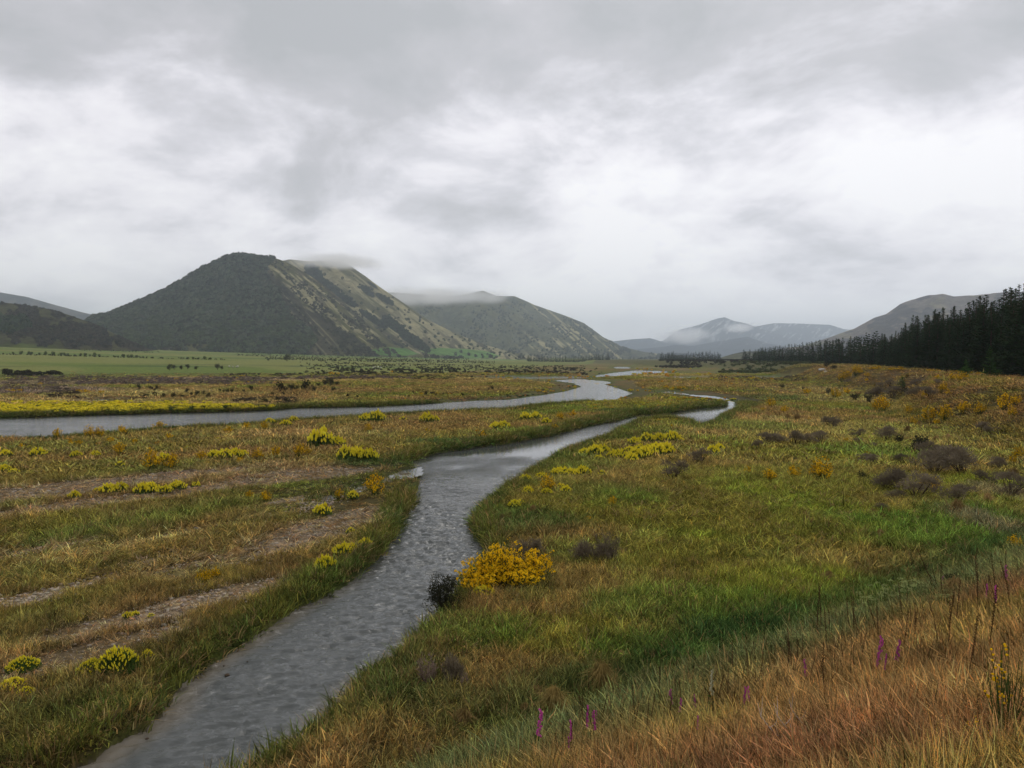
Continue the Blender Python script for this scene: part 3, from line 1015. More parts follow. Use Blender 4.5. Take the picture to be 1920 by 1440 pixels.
hill('front', [(120, 640), (150, 612), (175, 594), (200, 590), (250, 571), (300, 549), (340, 527), (380, 504), (420, 484), (440, 478), (462, 478), (490, 483),
               (510, 483), (530, 489), (556, 502), (590, 522), (620, 545), (660, 578), (700, 612), (740, 640), (780, 660), (820, 668), (860, 672)], 2450, 1850, colA,
     'steep hill half covered in dark beech forest, half in tan grass', nx=560, ns=190, gull=.07, gfreq=55, diag=.12, seed=1)
hill('second', [(460, 520), (500, 497), (545, 487), (575, 491), (600, 490), (640, 492), (660, 500), (685, 517), (715, 540), (745, 560), (800, 598), (860, 628),
                (920, 650), (970, 663), (1030, 671)], 3150, 2250, colB, 'tan grassy hillside with dark bush in its gullies, its top in cloud',
     nx=460, ns=150, gull=.09, gfreq=45, diag=.16, seed=2)
hill('third', [(640, 560), (700, 550), (745, 549), (800, 553), (860, 556), (893, 547), (906, 545), (930, 555), (965, 556), (1005, 573), (1060, 592), (1095, 606),
               (1130, 632), (1165, 650), (1210, 660), (1260, 667), (1330, 671)], 4700, 3500, colC, 'grey-green spur with pale scree stripes running to the valley floor',
     nx=420, ns=130, gull=.13, gfreq=45, diag=.14, seed=3)
hill('left_far', [(-260, 500), (-100, 530), (0, 548), (50, 556), (100, 570), (150, 584), (180, 591), (240, 610), (300, 630)], 5200, 4000, colF,
     'far bluish ridge behind the dark hill at left', nx=240, ns=70, gull=.06, seed=4)
hill('left_near', [(-420, 590), (-250, 560), (-100, 560), (0, 567), (50, 572), (100, 581), (150, 597), (200, 618), (240, 639), (275, 653), (310, 661)], 1720, 1300, colG,
     'low dark brown scrubby hill at the left edge', nx=360, ns=110, gull=.04, gfreq=70, seed=5)
hill('right', [(1380, 671), (1420, 665), (1470, 652), (1500, 650), (1550, 634), (1600, 617), (1620, 606), (1637, 596), (1660, 589), (1685, 570), (1700, 564), (1735, 554), (1765, 551),
               (1785, 556), (1830, 553), (1880, 548), (1950, 546), (2100, 530), (2400, 560)], 3700, 2600, colE, 'bare mauve-brown mountain rising behind the pine plantation',
     nx=420, ns=110, gull=.05, gfreq=60, diag=-.10, seed=6, rough=.02)
hill('knoll', [(1350, 671), (1372, 664), (1395, 659), (1430, 659), (1480, 664), (1540, 669)], 2500, 2200, colK, 'small olive knoll at the foot of the far mountains', nx=160, ns=40, seed=7)
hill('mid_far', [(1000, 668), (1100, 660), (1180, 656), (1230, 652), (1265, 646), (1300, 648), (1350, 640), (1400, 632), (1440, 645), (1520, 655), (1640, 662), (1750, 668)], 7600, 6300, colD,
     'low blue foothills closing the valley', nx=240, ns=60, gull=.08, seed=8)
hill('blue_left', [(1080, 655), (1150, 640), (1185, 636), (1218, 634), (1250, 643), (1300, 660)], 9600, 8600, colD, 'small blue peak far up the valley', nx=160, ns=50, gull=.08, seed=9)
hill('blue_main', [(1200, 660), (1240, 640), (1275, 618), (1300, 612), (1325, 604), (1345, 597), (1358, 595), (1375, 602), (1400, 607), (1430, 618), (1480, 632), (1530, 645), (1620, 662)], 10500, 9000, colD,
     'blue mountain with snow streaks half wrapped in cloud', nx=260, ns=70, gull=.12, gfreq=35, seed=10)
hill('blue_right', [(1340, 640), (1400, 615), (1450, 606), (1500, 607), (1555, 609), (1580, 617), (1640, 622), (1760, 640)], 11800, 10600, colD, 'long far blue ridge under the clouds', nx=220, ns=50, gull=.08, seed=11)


# ------------------------------------------------------------------ scattering (ground cover only)
def scatter(name, P, rot, scl, tint, protos, idx, label, tilt=None):
    """P (n,3), rot (n), scl (n,3), tint (n,3), protos: meshes"""
    n = len(P)
    me = bpy.data.meshes.new(name)
    me.vertices.add(n); me.vertices.foreach_set('co', P.astype(np.float32).ravel())
    a = me.attributes.new('rotv', 'FLOAT_VECTOR', 'POINT')
    rv = np.zeros((n, 3)); rv[:, 2] = rot
    if tilt is not None:
        rv[:, 0] = tilt[:, 0]; rv[:, 1] = tilt[:, 1]
    a.data.foreach_set('vector', rv.astype(np.float32).ravel())
    a = me.attributes.new('sclv', 'FLOAT_VECTOR', 'POINT')
    a.data.foreach_set('vector', scl.astype(np.float32).ravel())
    a = me.attributes.new('pick', 'INT', 'POINT')
    a.data.foreach_set('value', idx.astype(np.int32))
    vcol(me, 'tint', tint)
    o = link(name, me, kind='stuff', label=label)
    ng = bpy.data.node_groups.new(name, 'GeometryNodeTree')
    ng.interface.new_socket('Geometry', in_out='INPUT', socket_type='NodeSocketGeometry')
    ng.interface.new_socket('Geometry', in_out='OUTPUT', socket_type='NodeSocketGeometry')
    L = ng.links
    gi = ng.nodes.new('NodeGroupInput'); go = ng.nodes.new('NodeGroupOutput')
    jn = ng.nodes.new('GeometryNodeJoinGeometry')
    for pm in reversed(protos):
        po = bpy.data.objects.new(name + '_piece', pm)
        oi = ng.nodes.new('GeometryNodeObjectInfo')
        oi.inputs['Object'].default_value = po
        oi.inputs['As Instance'].default_value = True
        L.new(oi.outputs['Geometry'], jn.inputs[0])
    ip = ng.nodes.new('GeometryNodeInstanceOnPoints')
    ip.inputs['Pick Instance'].default_value = True

    def attr(nm, t):
        x = ng.nodes.new('GeometryNodeInputNamedAttribute')
        x.data_type = t
        x.inputs[0].default_value = nm
        return x.outputs[0]
    e2r = ng.nodes.new('FunctionNodeEulerToRotation')
    L.new(attr('rotv', 'FLOAT_VECTOR'), e2r.inputs[0])
    L.new(gi.outputs[0], ip.inputs['Points'])
    L.new(jn.outputs[0], ip.inputs['Instance'])
    L.new(attr('pick', 'INT'), ip.inputs['Instance Index'])
    L.new(e2r.outputs[0], ip.inputs['Rotation'])
    L.new(attr('sclv', 'FLOAT_VECTOR'), ip.inputs['Scale'])
    L.new(ip.outputs[0], go.inputs[0])
    md = o.modifiers.new('scatter', 'NODES')
    md.node_group = ng
    return o


def tuft(n, h, spread, w, lean=.35, bend=.35, seed=0, heads=0, mat=None):
    random.seed(seed)
    mb = MB(); cv = []
    for i in range(n):
        a = random.uniform(0, 6.283); rr = spread * math.sqrt(random.random())
        b = (rr * math.cos(a), rr * math.sin(a), -.03)
        a2 = a + random.uniform(-1, 1)
        hh = h * random.uniform(.45, 1.15)
        l = hh * random.uniform(.1, 1) * lean
        t = (b[0] + l * math.cos(a2), b[1] + l * math.sin(a2), hh)
        k0 = len(mb.v)
        mb.blade(b, t, w * random.uniform(.6, 1.4), random.uniform(0, bend))
        g = random.choice([.35, .5, .7, .85, 1.0, 1.15, 1.4, 1.8]) * random.uniform(.85, 1.15)
        hue = random.gauss(0, .10)
        c = (g * (1 + hue), g, g * (1 - hue * .5))
        cv += [c] * (len(mb.v) - k0)
        if i < heads:
            k0 = len(mb.v)
            for q in range(3):
                mb.leaf((t[0], t[1], hh * (.97 - q * .05)), w * 2.4, asp=.3)
            cv += [(2.0, 1.8, 1.5)] * (len(mb.v) - k0)
    me = mb.mesh('tuft', mat or M_GRASS)
    vcol(me, 'blade', np.array(cv))
    return me


def sector_points(r0, r1, dens, amax=42.5, front=True):
    n = int(dens * (r1 * r1 - r0 * r0) * R(amax))
    r = np.sqrt(RS.rand(n) * (r1 * r1 - r0 * r0) + r0 * r0)
    a = (RS.rand(n) * 2 - 1) * R(amax)
    return np.sin(a) * r, np.cos(a) * r


TUFTS = [tuft(22, 1.0, .20, .012, seed=1), tuft(20, 1.0, .18, .0115, lean=.6, bend=.5, seed=2), tuft(22, .8, .24, .013, lean=.5, seed=3),
         tuft(14, 1.15, .14, .008, lean=.3, seed=4, heads=10), tuft(13, .5, .24, .024, lean=.8, bend=.5, seed=5)]
TUFTS_M = [tuft(24, 1.0, .28, .021, seed=6), tuft(22, .9, .30, .022, lean=.6, bend=.5, seed=7), tuft(18, 1.15, .22, .017, lean=.4, seed=8, heads=6), tuft(20, .6, .30, .028, lean=.9, seed=9)]
TUFTS_W = [tuft(20, 1.0, .34, .034, seed=11, lean=.5), tuft(19, .8, .36, .036, lean=.7, bend=.5, seed=12), tuft(16, 1.1, .30, .03, lean=.4, seed=13),
           tuft(17, .6, .34, .045, lean=.9, bend=.5, seed=14)]


def grass():
    for k, (r0, r1, dens, wide, gain, protos) in enumerate([(2.2, 15, 95, .9, 1.0, TUFTS), (15, 32, 46, 1.05, 1.05, TUFTS_M), (32, 62, 19, 1.5, 1.1, TUFTS_M),
                                                   (62, 150, 4.6, 2.0, 1.15, TUFTS_W), (150, 420, .95, 3.2, 1.0, TUFTS_W)]):
        X, Y = sector_points(r0, r1, dens)
        sd = water_sd(X, Y)
        col, hg = cover(X, Y, sd)
        keep = (sd > .12) & ~((np.hypot(X, Y) > 152) & (sd < np.interp(np.hypot(X, Y), [152, 300], [5, 13])))
        ms = marsh_sd(X, Y)
        keep &= ~((ms < 3.5) & (RS.rand(len(X)) < .7))
        keep |= (ms < 0) & (RS.rand(len(X)) < .16)
        hg = np.where(ms < 5, hg * .5, hg)
        grav = (col[:, 2] > .085) | (hg < .12)
        keep &= ~(grav & (RS.rand(len(X)) < .62))
        hg = np.where(grav, hg * .55, hg)
        gt = grav[:, None] * RS.uniform(.3, 1, (len(X), 1))
        col = col * (1 - gt) + np.array([.135, .082, .032]) * gt
        keep &= ~((terrace(X, Y) > .98) & (RS.rand(len(X)) < .3))
        X, Y, sd, col, hg = X[keep], Y[keep], sd[keep], col[keep], hg[keep]
        Z = height(X, Y, sd)
        n = len(X)
        clump = .55 + .9 * fbm(X / .8, Y / .8, 2, 310)[:, None] * (1 if k < 3 else 0) + (0 if k < 3 else .45)
        jit = clump * RS.uniform(.5, 1.7, (n, 1)) * RS.uniform(.92, 1.08, (n, 3))
        tint = np.clip(col * 2.6 * jit, 0, .85)
        # odd straw and dead tufts among the green
        s = RS.rand(n) < .10
        dkt = RS.rand(n) < .14
        tint[dkt] *= .45
        tint[s] = C_STRAW * RS.uniform(.8, 1.4, (s.sum(), 1))
        hz = hg * RS.uniform(.55, 1.4, n) * gain * (.6 + .8 * fbm(X / 1.1, Y / 1.1, 2, 311))
        sc = np.stack([wide * RS.uniform(.8, 1.2, n)] * 2 + [hz], 1)
        if k < 2:
            sc[:, :2] *= np.clip(hg / .35, .6, 1.2)[:, None]
        idx = RS.randint(0, len(protos), n)
        tilt = RS.normal(0, .16, (n, 2))
        tilt[:, 1] += .05      # wind from the left
        scatter('grass', np.stack([X, Y, Z], 1), RS.uniform(0, .8, n) if False else RS.uniform(0, 6.28, n), sc, tint, protos, idx,
                'grass and herbs covering the river plain and bank', tilt)


grass()


def bank_fringe():
    X, Y = sector_points(12, 150, 16)
    sd = water_sd(X, Y)
    k = (sd > .0) & (sd < np.interp(np.hypot(X, Y), [15, 150], [.75, 2.2]))
    k &= ~((marsh_sd(X, Y) < 3) & (RS.rand(len(X)) < .9))
    X, Y, sd = X[k], Y[k], sd[k]
    nn = len(X)
    g = fbm(X / 2.5, Y / 2.5, 3, 320)
    Z = height(X, Y, sd)
    t = (C_DEEP * 1.3 * (1 - g[:, None]) + C_OLIVE * g[:, None]) * 1.9 * RS.uniform(.5, 1.5, (nn, 1))
    st = RS.rand(nn) < .16
    t[st] = C_STRAW * RS.uniform(.8, 1.5, (st.sum(), 1))
    far = np.interp(np.hypot(X, Y), [15, 150], [1, 2.2])
    hz = RS.uniform(.28, .62, nn) * (.45 + 1.1 * g)
    sc = np.stack([far * 1.1, far * 1.1, hz], 1)
    scatter('bank_grass', np.stack([X, Y, Z], 1), RS.uniform(0, 6.28, nn), sc, np.clip(t, 0, .8), TUFTS_M, RS.randint(0, len(TUFTS_M), nn),
            'taller grass and rushes hanging over the stream banks', RS.normal(0, .28, (nn, 2)))


bank_fringe()


def stone_mesh(seed, mat, sub=1):
    import bmesh
    random.seed(seed)
    bm = bmesh.new()
    bmesh.ops.create_icosphere(bm, subdivisions=sub, radius=.5)
    for v in bm.verts:
        v.co *= random.uniform(.8, 1.15)
        v.co.z *= .6
    me = bpy.data.meshes.new('stone'); bm.to_mesh(me); bm.free()
    me.materials.append(mat)
    return me


def gravel():
    X, Y = sector_points(14, 75, 60)
    sd = water_sd(X, Y)
    col, hg = cover(X, Y, sd)
    k = (sd > .1) & (X < .1 * Y) & ((col[:, 2] > .068))
    X, Y, sd, col = X[k], Y[k], sd[k], col[k]
    Z = height(X, Y, sd)
    n = len(X)
    s = RS.uniform(.03, .085, n) * (1 + (RS.rand(n) < .04) * 1.4)
    s *= np.clip(np.hypot(X, Y) / 30, .8, 1.6)
    t = np.array([.34, .285, .22]) * RS.uniform(.5, 1.45, (n, 1)) * RS.uniform(.95, 1.05, (n, 3))
    scatter('gravel', np.stack([X, Y, Z + s * .1], 1), RS.uniform(0, 6.28, n), np.stack([s, s * .8, s], 1), t, [stone_mesh(i, M_STONE) for i in range(3)], RS.randint(0, 3, n),
            'grey and pinkish river gravel showing through thin turf on the left flat')


gravel()


def pale_stones():
    P = []
    for pts, wd, n in [([(-20, 1150), (60, 1122), (170, 1094), (300, 1052), (420, 1010), (520, 975), (610, 938), (700, 908)], .55, 4200),
                       ([(240, 1180), (380, 1135), (470, 1075), (600, 1010), (660, 980)], 1.0, 3000), ([(0, 1060), (100, 1035), (240, 1000)], .5, 500),
                       ([(860, 1240), (700, 1300)], .0, 0)]:
        W = np.array([G(a, b) for a, b in pts])
        L_ = np.concatenate([[0], np.cumsum(np.hypot(*np.diff(W, axis=0).T))])
        if n == 0: continue
        u = RS.rand(n) * L_[-1]
        x = np.interp(u, L_, W[:, 0]); y = np.interp(u, L_, W[:, 1])
        cl = fbm(u / 1.3, u * 0 + wd, 3, 330)
        k = RS.rand(n) < sm(.35, .62, cl)
        x = x[k] + RS.normal(0, wd, k.sum()); y = y[k] + RS.normal(0, wd * 1.6, k.sum())
        P.append(np.stack([x, y], 1))
    P = np.concatenate(P); X, Y = P.T
    Z = height(X, Y); n = len(X)
    s = RS.gamma(3, .021, n) + .035
    t = np.array([.48, .40, .31]) * RS.uniform(.45, 1.35, (n, 1)) * RS.uniform(.95, 1.05, (n, 3))
    scatter('river_stones', np.stack([X, Y, Z + s * .2], 1), RS.uniform(0, 6.28, n), np.stack([s, s * .8, s], 1), t, [stone_mesh(5 + i, M_STONE) for i in range(3)], RS.randint(0, 3, n),
            'pale stones strung along the old dry channels at left')


pale_stones()


def crown_blob(seed, mat, n=90, leafsize=.34, squash=.9):
    """a rounded crown made of many small tilted leaf clumps"""
    random.seed(seed)
    mb = MB()
    for i in range(n):
        d = Vector((random.gauss(0, 1), random.gauss(0, 1), random.gauss(0, 1))).normalized()
        r = .5 * random.uniform(.72, 1.08)
        p = Vector((d.x * r, d.y * r, .45 + d.z * r * squash))
        a = (d + Vector((random.gauss(0, .45), random.gauss(0, .45), random.gauss(0, .45)))).normalized()
        b = a.orthogonal().normalized(); b = Matrix.Rotation(random.uniform(0, 6.28), 3, a) @ b; c = a.cross(b)
        s = leafsize * random.uniform(.6, 1.2) * .5
        mb.face([p - b * s, p - c * s * .8, p + b * s, p + c * s * .8])
    return mb.mesh('crown', mat)


BLOBS = [crown_blob(20 + i, M_BLOB) for i in range(4)]
SHRUBS_LOW = [crown_blob(30 + i, M_BLOB, n=60, leafsize=.30, squash=.7) for i in range(3)]


def hill_forest():
    def sample(key, n, maskf, s0, s1, tintf, name, label, sub=BLOBS, zoff=-.5):
        PX, PY, S, X, Y, Z, ga, isb = HILLS[key]
        rows, cols = PX.shape
        front = int((~isb[:, 0]).sum())
        i = RS.uniform(1, (front - 1.01 + 4) if key in ('front', 'left_near') else front * .93, n); j = RS.uniform(0, cols - 1.01, n)
        i0 = i.astype(int); j0 = j.astype(int); fi = i - i0; fj = j - j0

        def bi(A):
            return (A[i0, j0] * (1 - fi) + A[i0 + 1, j0] * fi) * (1 - fj) + (A[i0, j0 + 1] * (1 - fi) + A[i0 + 1, j0 + 1] * fi) * fj
        px, py, x, y, z = bi(PX), bi(PY), bi(X), bi(Y), bi(Z)
        k = RS.rand(n) < maskf(px, py)
        px, py, x, y, z = px[k], py[k], x[k], y[k], z[k]
        m = len(x)
        s = RS.uniform(s0, s1, m) * (1 - .38 * sm(front * .86, front * .97, i[k]))
        t = tintf(px, py, m)
        scatter(name, np.stack([x, y, z + zoff * s * .3], 1), RS.uniform(0, 6.28, m), np.stack([s, s, s * RS.uniform(.8, 1.4, m)], 1), t, sub, RS.randint(0, len(sub), m), label)
    g = lambda base, px, py, m, lo=.5, hi=1.6: np.array(base) * RS.uniform(lo, hi, (m, 1)) * (.75 + .5 * fbm(px / 30, py / 30, 3, 200))[:, None] * RS.uniform(.9, 1.1, (m, 3))
    def tA(px, py, m):
        t = g([.060, .070, .040], px, py, m, .35, 2.1)
        lt = (sm(560, 640, py) * sm(.45, .6, fbm(px / 22, py / 10, 3, 205)))[:, None]
        return t * (1 - lt * .6) + g([.085, .11, .035], px, py, m) * lt * .6
    sample('front', 46000, forestA, 8, 15, tA, 'hill_forest', 'dense dark beech forest covering the left half of the front hill')
    sample('front', 9000, lambda px, py: (1 - forestA(px, py)) * sm(.46, .60, fbm(px / 24, (py - .85 * px) / 9, 4, 123)), 4, 9,
           lambda px, py, m: g([.060, .055, .035], px, py, m), 'hill_scrub', 'scrub scattered over the tan face of the front hill', SHRUBS_LOW)
    def mB(px, py):
        o = 0
        for (ax, ay, sx_, sy_) in [(590, 515, 20, 30), (618, 540, 30, 15), (645, 560, 30, 13), (690, 548, 15, 10), (722, 562, 20, 8), (700, 600, 30, 10), (740, 612, 30, 14), (775, 640, 36, 15)]:
            dx = px - ax; dy = py - ay - .62 * dx
            o = np.maximum(o, sm(.45, .6, np.exp(-((dx / sx_) ** 2 + (dy / sy_ * 1.3) ** 2))))
        return o * .9 + .008
    sample('second', 30000, mB, 6, 11, lambda px, py, m: g([.040, .050, .028], px, py, m), 'gully_bush', 'dark bush filling gullies of the second hill')
    sample('left_near', 20000, lambda px, py: .9 * (1 - sm(.54, .64, fbm(px / 26, py / 16, 4, 170))) * sm(655, 640, py), 3, 7,
           lambda px, py, m: g([.060, .048, .033], px, py, m), 'hill_scrub', 'brown scrub covering the low hill at left', SHRUBS_LOW)
    sample('left_near', 2600, lambda px, py: sm(.5, .6, np.exp(-(((px - 25) / 45) ** 2 + ((py - 612) / 20) ** 2)) + (fbm(px / 9, py / 9, 2, 210) - .5) * .5) , 9, 16,
           lambda px, py, m: g([.045, .062, .026], px, py, m), 'hill_grove', 'grove of dark trees on the low hill at left')
    sample('third', 8000, lambda px, py: sm(.46, .60, fbm(px / 22, py / 16, 4, 141)) * .55, 6, 11,
           lambda px, py, m: g([.045, .060, .035], px, py, m), 'far_bush', 'bush on the lower slopes of the grey-green spur')


hill_forest()


# belts of small bushes across the plain that read as one mass
def ground_z(X, Y):
    return height(X, Y)


def belts():
    P = []; S = []; T = []
    def belt(px0, px1, py0, py1, n, s0, s1, base, hsq=.8, py_off=None):
        n = int(n * 3.4); s0 *= .62; s1 *= .70
        px = RS.uniform(px0, px1, n); u = RS.rand(n)
        t = (px - px0) / (px1 - px0)
        py = py0 + (py1 - py0) * u + (py_off(t) if py_off else 0)
        d = fbm(px / 14, py / 1.6, 4, 220)
        k = RS.rand(n) < sm(.36, .60, d) * np.clip(np.minimum(t, 1 - t) * 8, .12, 1)
        px, py = px[k], py[k]
        Y = EYE * F / (py - HY); X = (px - 960) / F * Y
        s = RS.uniform(s0, s1, len(px))
        P.append(np.stack([X, Y], 1)); S.append(np.stack([s, s, s * hsq], 1))
        T.append(np.array(base) * RS.uniform(.55, 1.5, (len(px), 1)) * RS.uniform(.9, 1.1, (len(px), 3)))
    mauve = (.17, .13, .105); dark = (.045, .042, .026); olive = (.07, .085, .03); straw = (.33, .22, .10); gold = (.62, .36, .03)
    belt(0, 520, 707, 722, 1500, .9, 2.0, mauve)
    belt(-60, 130, 722, 740, 700, .7, 1.5, mauve)
    belt(90, 150, 730, 745, 120, .9, 1.6, (.08, .065, .05))
    belt(230, 395, 738, 748, 60, .7, 1.3, dark)
    belt(430, 560, 748, 758, 170, .7, 1.4, (.07, .055, .04))
    belt(400, 930, 702, 713, 700, .8, 1.8, dark)
    belt(500, 780, 706, 712, 400, 1.0, 2.2, mauve)
    belt(560, 1130, 687, 702, 900, 1.0, 2.4, dark)
    belt(-60, 1100, 702, 750, 1300, .6, 1.3, straw, .6)
    belt(560, 1100, 715, 760, 500, .5, 1.0, olive, .7)
    belt(560, 980, 756, 765, 260, .6, 1.1, olive, .8)
    belt(1230, 1440, 678, 690, 500, 2.5, 5.0, dark)
    belt(1340, 1560, 686, 700, 420, 1.5, 3.5, olive)
    belt(1330, 1520, 705, 716, 260, .8, 1.8, (.11, .085, .06))
    belt(1380, 1560, 722, 735, 200, .5, 1.1, mauve)
    belt(1450, 1560, 725, 740, 160, .5, 1.0, straw, .6)
    belt(0, 115, 703, 707, 60, 2.2, 3.5, dark)
    P = np.concatenate(P); S = np.concatenate(S); T = np.concatenate(T)
    sd = water_sd(P[:, 0], P[:, 1])
    k = sd > 1.0
    P, S, T = P[k], S[k], T[k]
    Z = ground_z(P[:, 0], P[:, 1])
    n = len(P)
    scatter('plain_scrub', np.column_stack([P, Z - .1]), RS.uniform(0, 6.28, n), S, T, SHRUBS_LOW, RS.randint(0, 3, n), 'low mauve, dark and straw-coloured scrub in belts across the far plain')
    # dense yellow lupin bank on the far side of the river, and the flowering specks of the far plain
    P = []; S = []
    def yb(px0, px1, f0, f1, n, s0, s1, thr=.35):
        px = RS.uniform(px0, px1, n); t = RS.rand(n)
        py = f0(px) + (f1(px) - f0(px)) * t
        k = RS.rand(n) < sm(thr, thr + .12, fbm(px / 16, py / 3.2, 3, 230))
        px, py = px[k], py[k]
        Y = EYE * F / (py - HY); X = (px - 960) / F * Y
        s = RS.uniform(s0, s1, len(px))
        P.append(np.stack([X, Y], 1)); S.append(np.stack([s, s, s * .75], 1))
    yb(-80, 515, lambda p: np.interp(p, [0, 250, 515], [763, 763, 764]), lambda p: np.interp(p, [0, 250, 515], [777, 773, 767]), 4200, .6, 1.1, .24)
    yb(-80, 400, lambda p: np.interp(p, [0, 200], [755, 755]), lambda p: np.interp(p, [0, 200], [763, 763]), 1200, .5, .9, .44)
    n1 = sum(len(a) for a in P)
    P1 = np.concatenate(P); S1 = np.concatenate(S)
    sd = water_sd(P1[:, 0], P1[:, 1]); k = sd > .5
    P1, S1 = P1[k], S1[k]
    Z = ground_z(P1[:, 0], P1[:, 1]); n = len(P1)
    T1 = np.array([.88, .74, .05]) * RS.uniform(.75, 1.1, (n, 1))
    g = RS.rand(n) < .14
    T1[g] = np.array([.07, .10, .025]) * RS.uniform(.7, 1.3, (g.sum(), 1))
    scatter('lupin_bank', np.column_stack([P1, Z]), RS.uniform(0, 6.28, n), S1, T1, SHRUBS_LOW, RS.randint(0, 3, n), 'continuous band of yellow flowering lupins along the far river bank')
    P = []; S = []
    yb(1000, 1420, lambda p: p * 0 + 700, lambda p: p * 0 + 732, 420, .5, 1.1, .50)
    yb(900, 1160, lambda p: p * 0 + 700, lambda p: p * 0 + 712, 150, .8, 1.6, .48)
    yb(1300, 1480, lambda p: p * 0 + 709, lambda p: p * 0 + 713, 70, .7, 1.3, .40)
    yb(1180, 1340, lambda p: p * 0 + 692, lambda p: p * 0 + 705, 120, 1.0, 2.0, .46)
    yb(600, 1000, lambda p: p * 0 + 738, lambda p: p * 0 + 756, 60, .4, .8, .48)
    yb(1100, 1370, lambda p: p * 0 + 742, lambda p: p * 0 + 768, 420, .35, .7, .40)
    yb(1200, 1300, lambda p: p * 0 + 783, lambda p: p * 0 + 790, 90, .3, .5, .35)
    yb(0, 1050, lambda p: p * 0 + 790, lambda p: p * 0 + 850, 260, .25, .5, .50)
    P2 = np.concatenate(P); S2 = np.concatenate(S)
    sd = water_sd(P2[:, 0], P2[:, 1]); k = (sd > .6) & (terrace(P2[:, 0], P2[:, 1]) < .9)
    P2, S2 = P2[k], S2[k]
    Z = ground_z(P2[:, 0], P2[:, 1]); n = len(P2)
    T2 = np.where(RS.rand(n, 1) < .45, np.array([[.66, .33, .02]]), np.array([[.60, .52, .05]])) * RS.uniform(.6, 1.2, (n, 1))
    scatter('flower_specks', np.column_stack([P2, Z]), RS.uniform(0, 6.28, n), S2, T2, SHRUBS_LOW, RS.randint(0, 3, n), 'small yellow and gold flowering bushes scattered over the far plain')


belts()

# ------------------------------------------------------------------ individual things
THINGS = []


def copy_tree(o, parent=None):
    c = o.copy()
    COL.objects.link(c)
    c.parent = parent
    for ch in CHILD.get(o.name, []):
        copy_tree(ch, c)
    return c


CHILD = {}
USED = {}


def proto(name, parts, kinds=None):
    """parts: list of (part name, mesh[, kind]); returns an unlinked Empty-rooted family, or one mesh"""
    if len(parts) == 1:
        return ('one', name, parts[0][1])
    return ('fam', name, parts)


def place(pr, loc, rz=0, scale=(1, 1, 1), label=None, cat=None, group=None, tilt=(0, 0)):
    if pr[0] == 'one':
        o = bpy.data.objects.new(pr[1], pr[2])
        COL.objects.link(o)
    else:
        o = bpy.data.objects.new(pr[1], None)
        o.empty_display_size = .1
        COL.objects.link(o)
        for p in pr[2]:
            c = bpy.data.objects.new(p[0], p[1])
            COL.objects.link(c)
            c.parent = o
            if len(p) > 2 and p[2]:
                c['kind'] = p[2]
    o.location = loc
    o.rotation_euler = (tilt[0], tilt[1], rz)
    o.scale = scale
    if label: o['label'] = label
    if cat: o['category'] = cat
    if group: o['group'] = group
    return o


def hit(px, py):
    """where a line of sight meets the ground"""
    dx = (px - 960) / F; dz = -(py - HY) / F
    if dz >= -1e-4:
        dz = -1e-4
    Ys = np.concatenate([np.arange(3, 80, .2), np.arange(80, 500, 1.0), np.arange(500, 4000, 8.0)])
    Zs = EYE + dz * Ys
    Hs = height(dx * Ys, Ys, sd=np.full(len(Ys), 999.))
    k = np.where(Zs <= Hs)[0]
    if len(k) == 0:
        Y = Ys[-1]; return Vector((dx * Y, Y, Hs[-1]))
    i = max(k[0], 1)
    a = (Zs[i - 1] - Hs[i - 1]); b = (Hs[i] - Zs[i])
    t = a / (a + b + 1e-9)
    Y = Ys[i - 1] + (Ys[i] - Ys[i - 1]) * t
    X = dx * Y
    return Vector((X, Y, float(height(np.array([X]), np.array([Y]))[0])))


def stem_path(base, tip, bow=.15, n=4):
    b = Vector(base); t = Vector(tip)
    side = Vector((random.gauss(0, 1), random.gauss(0, 1), 0)) * (t - b).length * bow
    return [b.lerp(t, i / n) + side * math.sin(math.pi * i / n) * .5 for i in range(n + 1)]


def broom(seed, stems, fl, fsize, aspect=.75, foliage=500, open_=1.0, gold=M_GOLD):
    """unit-wide flowering broom: upright green stems, gold flowers along their outer parts"""
    random.seed(seed)
    st = MB(); fo = MB(); fw = MB()
    tips = []
    for i in range(stems):
        a = random.uniform(0, 6.283); lean = math.sqrt(random.random()) * .95
        tip = Vector((.5 * lean * math.cos(a), .5 * lean * math.sin(a), aspect * (1 - .55 * lean * lean) * random.uniform(.65, 1.08)))
        p = stem_path((tip.x * .12, tip.y * .12, -.03), tip, .12)
        st.tube(p, .010, .004)
        tips.append(p)
        for q in range(3):
            u = random.uniform(.4, .9); k = min(int(u * 4), 3)
            s = p[k].lerp(p[k + 1], u * 4 - k)
            e = s + Vector((random.gauss(0, .07), random.gauss(0, .07), random.uniform(.04, .14)))
            e = s + (e - s) * open_
            pp = stem_path(s, e, .1, 3)
            st.tube(pp, .005, .002)
            tips.append([pp[0], pp[1], pp[2], pp[3], pp[3]])
    for i in range(foliage):
        p = random.choice(tips); u = random.uniform(.25, 1); k = min(int(u * 4), 3)
        c = p[k].lerp(p[k + 1], u * 4 - k) + Vector((random.gauss(0, .02), random.gauss(0, .02), random.gauss(0, .02)))
        fo.leaf(c, fsize * random.uniform(1, 1.8), up=(0, 0, .8), asp=.35)
    for i in range(fl):
        p = random.choice(tips); u = 1 - random.random() ** 1.3 * .62; k = min(int(u * 4), 3)
        c = p[k].lerp(p[k + 1], u * 4 - k) + Vector((random.gauss(0, .013), random.gauss(0, .013), random.gauss(0, .013)))
        fw.petal(c, fsize * random.uniform(.7, 1.3), out=(c.x * 2, c.y * 2, 0))
    return proto('broom_bush', [('stems', st.mesh('stems', M_STEM), 'stuff'), ('foliage', fo.mesh('foliage', M_STEM), 'stuff'), ('flowers', fw.mesh('flowers', gold), 'stuff')])


